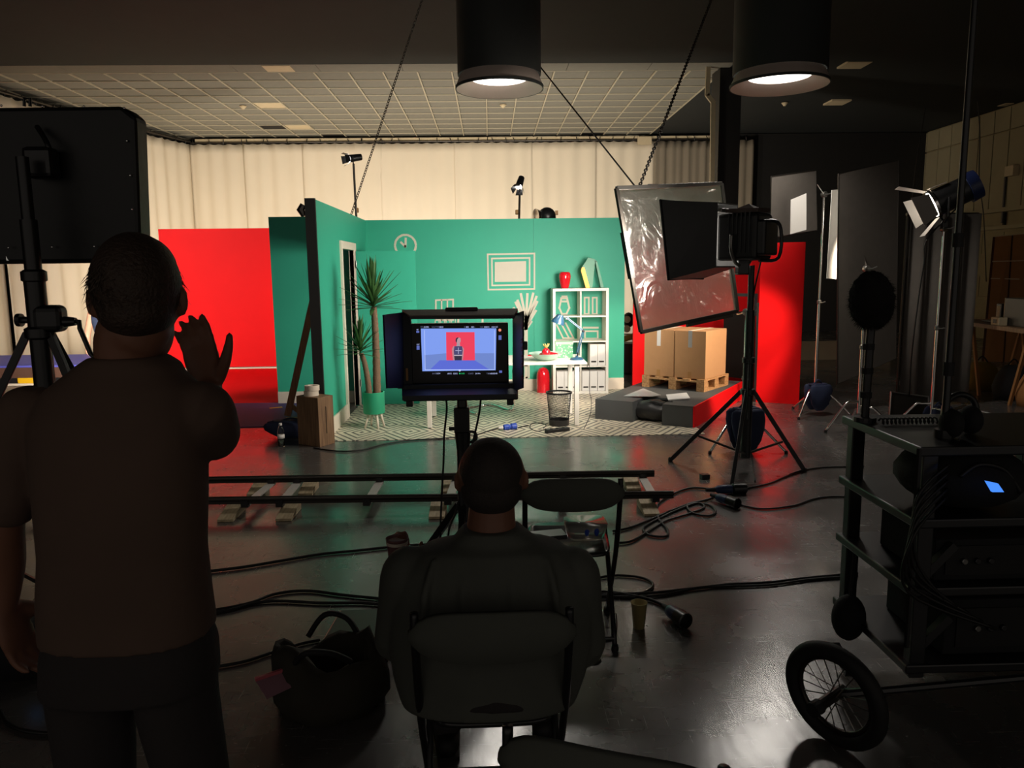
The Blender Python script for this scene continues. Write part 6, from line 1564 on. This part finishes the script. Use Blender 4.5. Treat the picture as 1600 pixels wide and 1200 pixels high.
def eyes(root, q, k=1.0):
    W_ = mat('eye_white', S(220, 216, 210), .3) if 'eye_white' not in MATS else MATS['eye_white']
    I_ = mat('eye_iris', S(50, 36, 26), .3) if 'eye_iris' not in MATS else MATS['eye_iris']
    for sg in (-1, 1):
        e = MB().ell(q(sg*.031, .083, .004), (.0125*k,)*3, None, 12, 8).build('eye', W_, root, True)
        MB().ell(q(sg*.031, .0945, .004), (.0055*k,)*3, None, 8, 6).build('iris', I_, e, True)
def shoe(root, an, toe, k=1.0):
    an = V(an); toe = V(toe).normalized(); P = [V((an.x, an.y, .045))-toe*.05*k, V((an.x, an.y, .045)), V((an.x, an.y, .04))+toe*.09*k, V((an.x, an.y, .032))+toe*.17*k]
    s_ = V((toe.y, -toe.x, 0))
    o = MB().chain(P, [(.036*k, .040), (.040*k, .044), (.046*k, .034), (.040*k, .026)], s_, 16, 4).build('shoe', SHOE, root, True)
    MB().prism([V((p.x, p.y, .001)) for p in (P[0]-s_*.034*k-toe*.03, P[2]-s_*.045*k, P[3]-s_*.03*k+toe*.02, P[3]+s_*.03*k+toe*.02, P[2]+s_*.045*k, P[0]+s_*.034*k-toe*.03)], (0, 0, .014)).build('sole', RUBBER, o)

# ---- standing man, seen from behind, right hand raised
SY = 1.50
def s_(px, py, dy=0.): return at(px, py, Y=SY+dy)
man = thing('person', 'standing person in dark T-shirt and jeans raising the right hand', 'person', (s_(205, 800).x, SY, 0))
hx = s_(210, 430); hw = (s_(279, 430)-s_(145, 430)).length/2
ht = s_(211, 368).z
hc = V((hx.x, SY+.01, ht-.124-.006))
bm_ = MB(); face = V((-.27, .963, 0)).normalized()
qh = head(bm_, hc, face, hw*.92, 1.05)
# neck and thin core torso
nk = s_(201, 560)
bm_.chain([hc-V((0, .02, .045)), V((nk.x+.0, SY-.005, nk.z+.03)), V((nk.x, SY+.0, nk.z-.06))], [(.063, .064), (.057, .058), (.060, .05)], V((1, 0, 0)), 18, 4)
tors = [(580, 112, 282, .078), (605, 78, 308, .092), (650, 54, 320, .108), (700, 58, 319, .115), (770, 63, 320, .112), (860, 70, 319, .105), (930, 68, 326, .112), (985, 72, 333, .118)]
core = [(V(((s_(l_, y_).x+s_(r_, y_).x)/2, SY, s_(200, y_).z)), (s_(r_, y_).x-s_(l_, y_).x)/2, d_) for y_, l_, r_, d_ in tors]
bm_.loft([(c_, a_-.012, b_-.012) for c_, a_, b_ in core], 28, 2.5)
shL, elL, wrL = s_(40, 652), s_(6, 815, .01), s_(8, 948, .05)
shR, elR, wrR = s_(316, 640, .0), s_(332, 680, .10), at(327, 606, Y=SY+.26)
bm_.chain([shL, (shL+elL)/2+V((-.005, 0, 0)), elL, (elL+wrL)/2+V((-.003, .01, 0)), wrL], [.052, .046, .038, .036, .024], V((1, 0, 0)), 16, 4)
hand(bm_, wrL, (.16, .14, -.97), (.25, .93, .18), (.95, -.22, .1), .98, .32)
bm_.chain([shR, (shR+elR)/2, elR, (elR+wrR)/2, wrR], [.052, .048, .042, .037, .025], V((1, 0, 0)), 16, 4)
hand(bm_, wrR, (-.26, .22, .93), (.94, .06, .30), (-.05, -.95, .28), 1.0, .30, .05, .75)
hpL, hpR = s_(140, 1010), s_(268, 1010)
knL, knR = V((hpL.x-.01, SY+.0, .48)), V((hpR.x+.02, SY+.02, .48))
anL, anR = V((hpL.x-.02, SY-.02, .08)), V((hpR.x+.04, SY+.0, .08))
for h_, k_, a_ in ((hpL, knL, anL), (hpR, knR, anR)):
    bm_.chain([V((h_.x, SY, h_.z-.02)), h_.lerp(k_, .5), k_, k_.lerp(a_, .35), a_], [.078, .066, .052, .050, .036], V((1, 0, 0)), 16, 4)
remesh(bm_, 'body', SKIN, man, .0055, 3)
eyes(man, qh, 1.05)
sh_ = MB(); sh_.loft([(V((nk.x, SY-.0, s_(200, 556).z)), .068, .068), (V((nk.x, SY-.0, s_(200, 570).z)), .095, .075)]+[(c_, a_, b_) for c_, a_, b_ in core], 32, 2.5)
sh_.chain([shL+V((.03, 0, .01)), shL, (shL+elL)/2, shL.lerp(elL, .78)], [.050, .058, .060, .060], V((1, 0, 0)), 18, 4)
sh_.chain([shR+V((-.03, 0, .01)), shR, (shR+elR)/2, shR.lerp(elR, .95)], [.048, .058, .060, .058], V((1, 0, 0)), 18, 4)
remesh(sh_, 'shirt', SHIRT, man, .007, 4)
tr_ = MB(); zc = s_(200, 960).z
hips = [(V(((s_(l_, y_).x+s_(r_, y_).x)/2, SY, s_(200, y_).z)), (s_(r_, y_).x-s_(l_, y_).x)/2, d_) for y_, l_, r_, d_ in ((960, 76, 320, .100), (985, 78, 328, .108), (1010, 74, 336, .120), (1060, 76, 338, .13))]
tr_.loft(hips, 28, 2.5)
lw = (s_(196, 1130).x-s_(84, 1130).x)/2
for px0, px1, h_, k_, a_ in ((76, 204, hpL, knL, anL), (212, 338, hpR, knR, anR)):
    c0 = (s_(px0, 1060)+s_(px1, 1060))/2
    tr_.chain([V((c0.x, SY, c0.z+.05)), V((c0.x, SY, c0.z-.05)), k_+V((0, 0, .1)), k_, k_.lerp(a_, .5), a_+V((0, 0, .0))], [(.082, .10), (.080, .095), (.070, .075), (.066, .070), (.06, .065), (.055, .062)], V((1, 0, 0)), 18, 4)
remesh(tr_, 'trousers', JEANS, man, .008, 4)
for a_ in (anL, anR): shoe(man, a_, (0.1 if a_ is anR else -.1, 1, 0), 1.1)
# short hair: cap over crown, back and sides
hm = MB(); sv = V((face.y, -face.x, 0)); Rm = Matrix((sv, face, V((0, 0, 1)))).transposed()
hm.ell(hc+V((0, 0, .036))-face*.014, (hw*1.0, .106, .101), Rm, 26, 18)
hm.ell(hc+V((0, 0, -.010))-face*.036, (hw*.84, .078, .056), Rm, 22, 14)
hm.ell(hc+V((0, 0, .065))+face*.03, (hw*.88, .078, .070), Rm, 22, 14)
rh = random.Random(4)
hm_strand = MB()
for k in range(900):
    th_ = rh.uniform(0, 6.283); el = rh.uniform(-.3, 1.5); d = V((math.cos(th_)*math.cos(el), math.sin(th_)*math.cos(el), math.sin(el)))
    if d.dot(face) > .5 and el < .7: continue
    p = hc+V((0, 0, .036))-face*.013+V((d.x*hw*.92, d.y*.102, d.z*.094)); tg = (d.cross(V((.2, .3, 1))).normalized()*rh.uniform(-1, 1)-V((0, 0, .7))).normalized(); e = d.cross(tg).normalized()*.0011
    lg = 1.9 if k % 4 == 0 else 1
    a_, b_ = p+d*.003*lg+tg*.010*lg, p+d*.006*lg+tg*.020*lg
    hm_strand.add([p-e, p+e, a_-e, a_+e, b_, a_+d*.001], [(0, 1, 3, 2), (2, 3, 4), (3, 5, 4), (5, 2, 4)])
hso = hm_strand.build('hair_strands', HAIRD, man); hso['kind'] = 'stuff'
remesh(hm, 'hair', HAIRD, man, .0045, 1)

# ---- seated man, seen from behind
QY = 2.12
def t_(px, py, dy=0.): return at(px, py, Y=QY+dy)
sit = thing('person', 'seated person with cropped hair in a black jacket watching the monitor', 'person', (t_(766, 900).x, QY, 0))
hw2 = (t_(819, 760)-t_(715, 760)).length/2
ht2 = t_(768, 690).z; hc2 = V((t_(768, 760).x, QY+.04, ht2-.128))
bm_ = MB(); f2 = V((0, 1, 0))
qs = head(bm_, hc2, f2, hw2*.97, 1.05)
nk2 = t_(768, 838)
bm_.chain([hc2-V((0, .01, .06)), V((nk2.x, QY+.02, nk2.z+.02)), V((nk2.x, QY+.0, nk2.z-.06))], [(.066, .068), (.072, .07), (.085, .08)], V((1, 0, 0)), 18, 4)
tors2 = [(842, 705, 838, .075), (852, 662, 878, .105), (880, 628, 908, .125), (930, 612, 922, .14), (990, 606, 926, .15), (1045, 615, 915, .15), (1085, 628, 900, .155)]
core2 = [(V(((t_(l_, y_).x+t_(r_, y_).x)/2, QY, t_(766, y_).z)), (t_(r_, y_).x-t_(l_, y_).x)/2, d_) for y_, l_, r_, d_ in tors2]
bm_.loft([(c_, a_-.035, b_-.03) for c_, a_, b_ in core2[:-1]], 28, 2.5)
zh = .52
hpl, hpr = V((nk2.x-.11, QY+.02, zh)), V((nk2.x+.11, QY+.02, zh))
knl, knr = V((nk2.x-.16, QY+.45, .50)), V((nk2.x+.17, QY+.46, .50))
anl, anr = V((nk2.x-.17, QY+.42, .08)), V((nk2.x+.18, QY+.50, .08))
for h_, k_, a_ in ((hpl, knl, anl), (hpr, knr, anr)):
    bm_.chain([h_, h_.lerp(k_, .5), k_, k_.lerp(a_, .35), a_], [.082, .072, .056, .052, .038], V((1, 0, 0)), 16, 4)
cupc = at(621, 862, Y=QY+.24)
sl, el_, wl2 = t_(635, 895), t_(618, 1000, .03), V((cupc.x+.015, cupc.y-.02, cupc.z-.075))
sr, er, wr2 = t_(898, 895), t_(912, 1010, .04), V((nk2.x+.16, QY+.34, .60))
bm_.chain([sl, (sl+el_)/2, el_, (el_+wl2)/2, wl2], [.055, .05, .044, .038, .026], V((1, 0, 0)), 16, 4)
hand(bm_, wl2, (-.1, .35, .93), (.9, -.3, .2), (-.35, .9, -.2), .95, .55)
bm_.chain([sr, (sr+er)/2, er, (er+wr2)/2, wr2], [.055, .05, .044, .038, .026], V((1, 0, 0)), 16, 4)
hand(bm_, wr2, (-.2, .95, -.15), (-.9, -.1, .3), (0, -.1, -1), .98, .2)
remesh(bm_, 'body', SKIN, sit, .006, 3)
eyes(sit, qs, 1.05)
jk = MB(); jk.loft([(V((nk2.x, QY+.01, t_(766, 824).z)), .084, .085)]+core2, 32, 2.5)
jk.chain([sl+V((.03, 0, .02)), sl, (sl+el_)/2, el_, (el_+wl2)/2, el_.lerp(wl2, .8)], [.06, .072, .068, .062, .054, .042], V((1, 0, 0)), 18, 4)
jk.chain([sr+V((-.03, 0, .02)), sr, (sr+er)/2, er, (er+wr2)/2, er.lerp(wr2, .9)], [.06, .072, .068, .062, .054, .040], V((1, 0, 0)), 18, 4)
for dx in (-.16, -.07, .05, .15): jk.chain([V((nk2.x+dx, QY-.09, t_(766, 852).z-.01)), V((nk2.x+dx*1.15, QY-.13, t_(766, 900).z)), V((nk2.x+dx*1.2, QY-.14, t_(766, 960).z))], [.008, .012, .008], V((1, 0, 0)), 8, 3)
remesh(jk, 'jacket', JACKET, sit, .008, 3)
tj = MB(); tj.loft([(V((nk2.x, QY, .47)), .19, .16), (V((nk2.x, QY+.02, .55)), .19, .16), (V((nk2.x, QY, .62)), .18, .15)], 24, 2.5)
for h_, k_, a_ in ((hpl, knl, anl), (hpr, knr, anr)):
    tj.chain([h_, h_.lerp(k_, .5), k_+V((0, -.01, 0)), k_.lerp(a_, .4), a_+V((0, 0, .02))], [.096, .086, .074, .066, .058], V((1, 0, 0)), 18, 4)
remesh(tj, 'trousers', JEANS, sit, .009, 3)
for a_ in (anl, anr): shoe(sit, a_, (-.1 if a_ is anl else .12, 1, 0), 1.1)
hs = MB(); hs.ell(hc2+V((0, -.012, .034)), (hw2*.985, .104, .099), None, 26, 18); hs.ell(hc2+V((0, -.035, -.012)), (hw2*.93, .074, .075), None, 22, 14)
remesh(hs, 'cropped_hair', HAIRS, sit, .005, 2)
pc = thing('paper_cup', 'brown paper cup with pale band held by the seated person', 'cup', cupc)
MB().lathe([(.026, -.055), (.034, .04), (.036, .042), (.036, .046), (.033, .046), (.025, -.05), (.001, -.05)], cupc, 22).build('cup_wall', mat('mauve_brown_cup', S(120, 84, 82), .6), pc, 'auto')
MB().lathe([(.0345, .026), (.0355, .036)], cupc, 22).build('pale_band', CREAM, pc)

# ---- performer behind the blue deck, only an arm shows
WY2 = 9.35
wc = at(168, 520, Y=WY2); wx_ = wc.x
wom = thing('person', 'performer in sleeveless printed top and jeans standing behind blue deck', 'person', (wx_, WY2, 0))
bm_ = MB(); k_ = .93; hcw = V((wx_, WY2, 1.48)); fw = V((.15, -.99, 0)).normalized()
qw = head(bm_, hcw, fw, .070, .95)
bm_.chain([hcw-V((0, 0, .06)), V((wx_, WY2+.01, 1.34)), V((wx_, WY2+.015, 1.28))], [.048, .047, .06], V((1, 0, 0)), 14, 4)
tw = [(1.31, .10, .06), (1.26, .165, .085), (1.15, .165, .10), (1.0, .135, .088), (.92, .145, .095), (.82, .175, .11)]
bm_.loft([(V((wx_, WY2, z)), a_-.008, b_-.008) for z, a_, b_ in tw], 24, 2.4)
for sg in (-1, 1):
    shw = V((wx_+sg*.165, WY2, 1.255)); aL = at(141, 515, Y=WY2)
    elw = V((wx_+sg*.245, WY2+.01, .99)); wrw = V((wx_+sg*.225, WY2-.06, .77))
    bm_.chain([shw, shw.lerp(elw, .5), elw, elw.lerp(wrw, .5), wrw], [.046, .042, .036, .031, .021], V((1, 0, 0)), 14, 4)
    hand(bm_, wrw, (-sg*.15, -.12, -.98), (-sg*.3, -.95, 0), (-sg*.95, .3, 0), .9, .3)
    hw_ = V((wx_+sg*.085, WY2, .80)); kw = V((wx_+sg*.09, WY2, .45)); aw = V((wx_+sg*.09, WY2+.01, .075))
    bm_.chain([hw_, hw_.lerp(kw, .5), kw, kw.lerp(aw, .35), aw], [.078, .065, .05, .046, .033], V((1, 0, 0)), 14, 4)
remesh(bm_, 'body', SKIN2, wom, .0065, 3); eyes(wom, qw, .95)
vs_ = MB(); vs_.loft([(V((wx_, WY2, z)), a_+.004, b_+.004) for z, a_, b_ in tw[:5]], 24, 2.4); remesh(vs_, 'printed_top', DENIM, wom, .008, 3)
MB().lathe([(.147, .905), (.152, .905), (.152, .94), (.147, .94)], (wx_, WY2, 0), 28, close=True).build('belt', CREAM, wom, True)
tw_ = MB(); tw_.loft([(V((wx_, WY2, z)), a_, b_) for z, a_, b_ in ((.91, .142, .095), (.82, .18, .115), (.76, .18, .112))], 24, 2.4)
for sg in (-1, 1): tw_.chain([V((wx_+sg*.085, WY2, .78)), V((wx_+sg*.09, WY2, .45)), V((wx_+sg*.09, WY2+.01, .1))], [.09, .064, .05], V((1, 0, 0)), 16, 5)
remesh(tw_, 'trousers', JEANS, wom, .009, 3)
hw3 = MB(); hw3.ell(hcw+V((0, 0, .03))-fw*.014, (.072, .10, .094), None, 20, 14); hw3.ell(hcw-fw*.09+V((0, 0, .02)), (.035, .035, .04), None, 12, 9); remesh(hw3, 'hair', HAIRD, wom, .006, 2)
for sg in (-1, 1): shoe(wom, (wx_+sg*.09, WY2, 0), fw, .9)
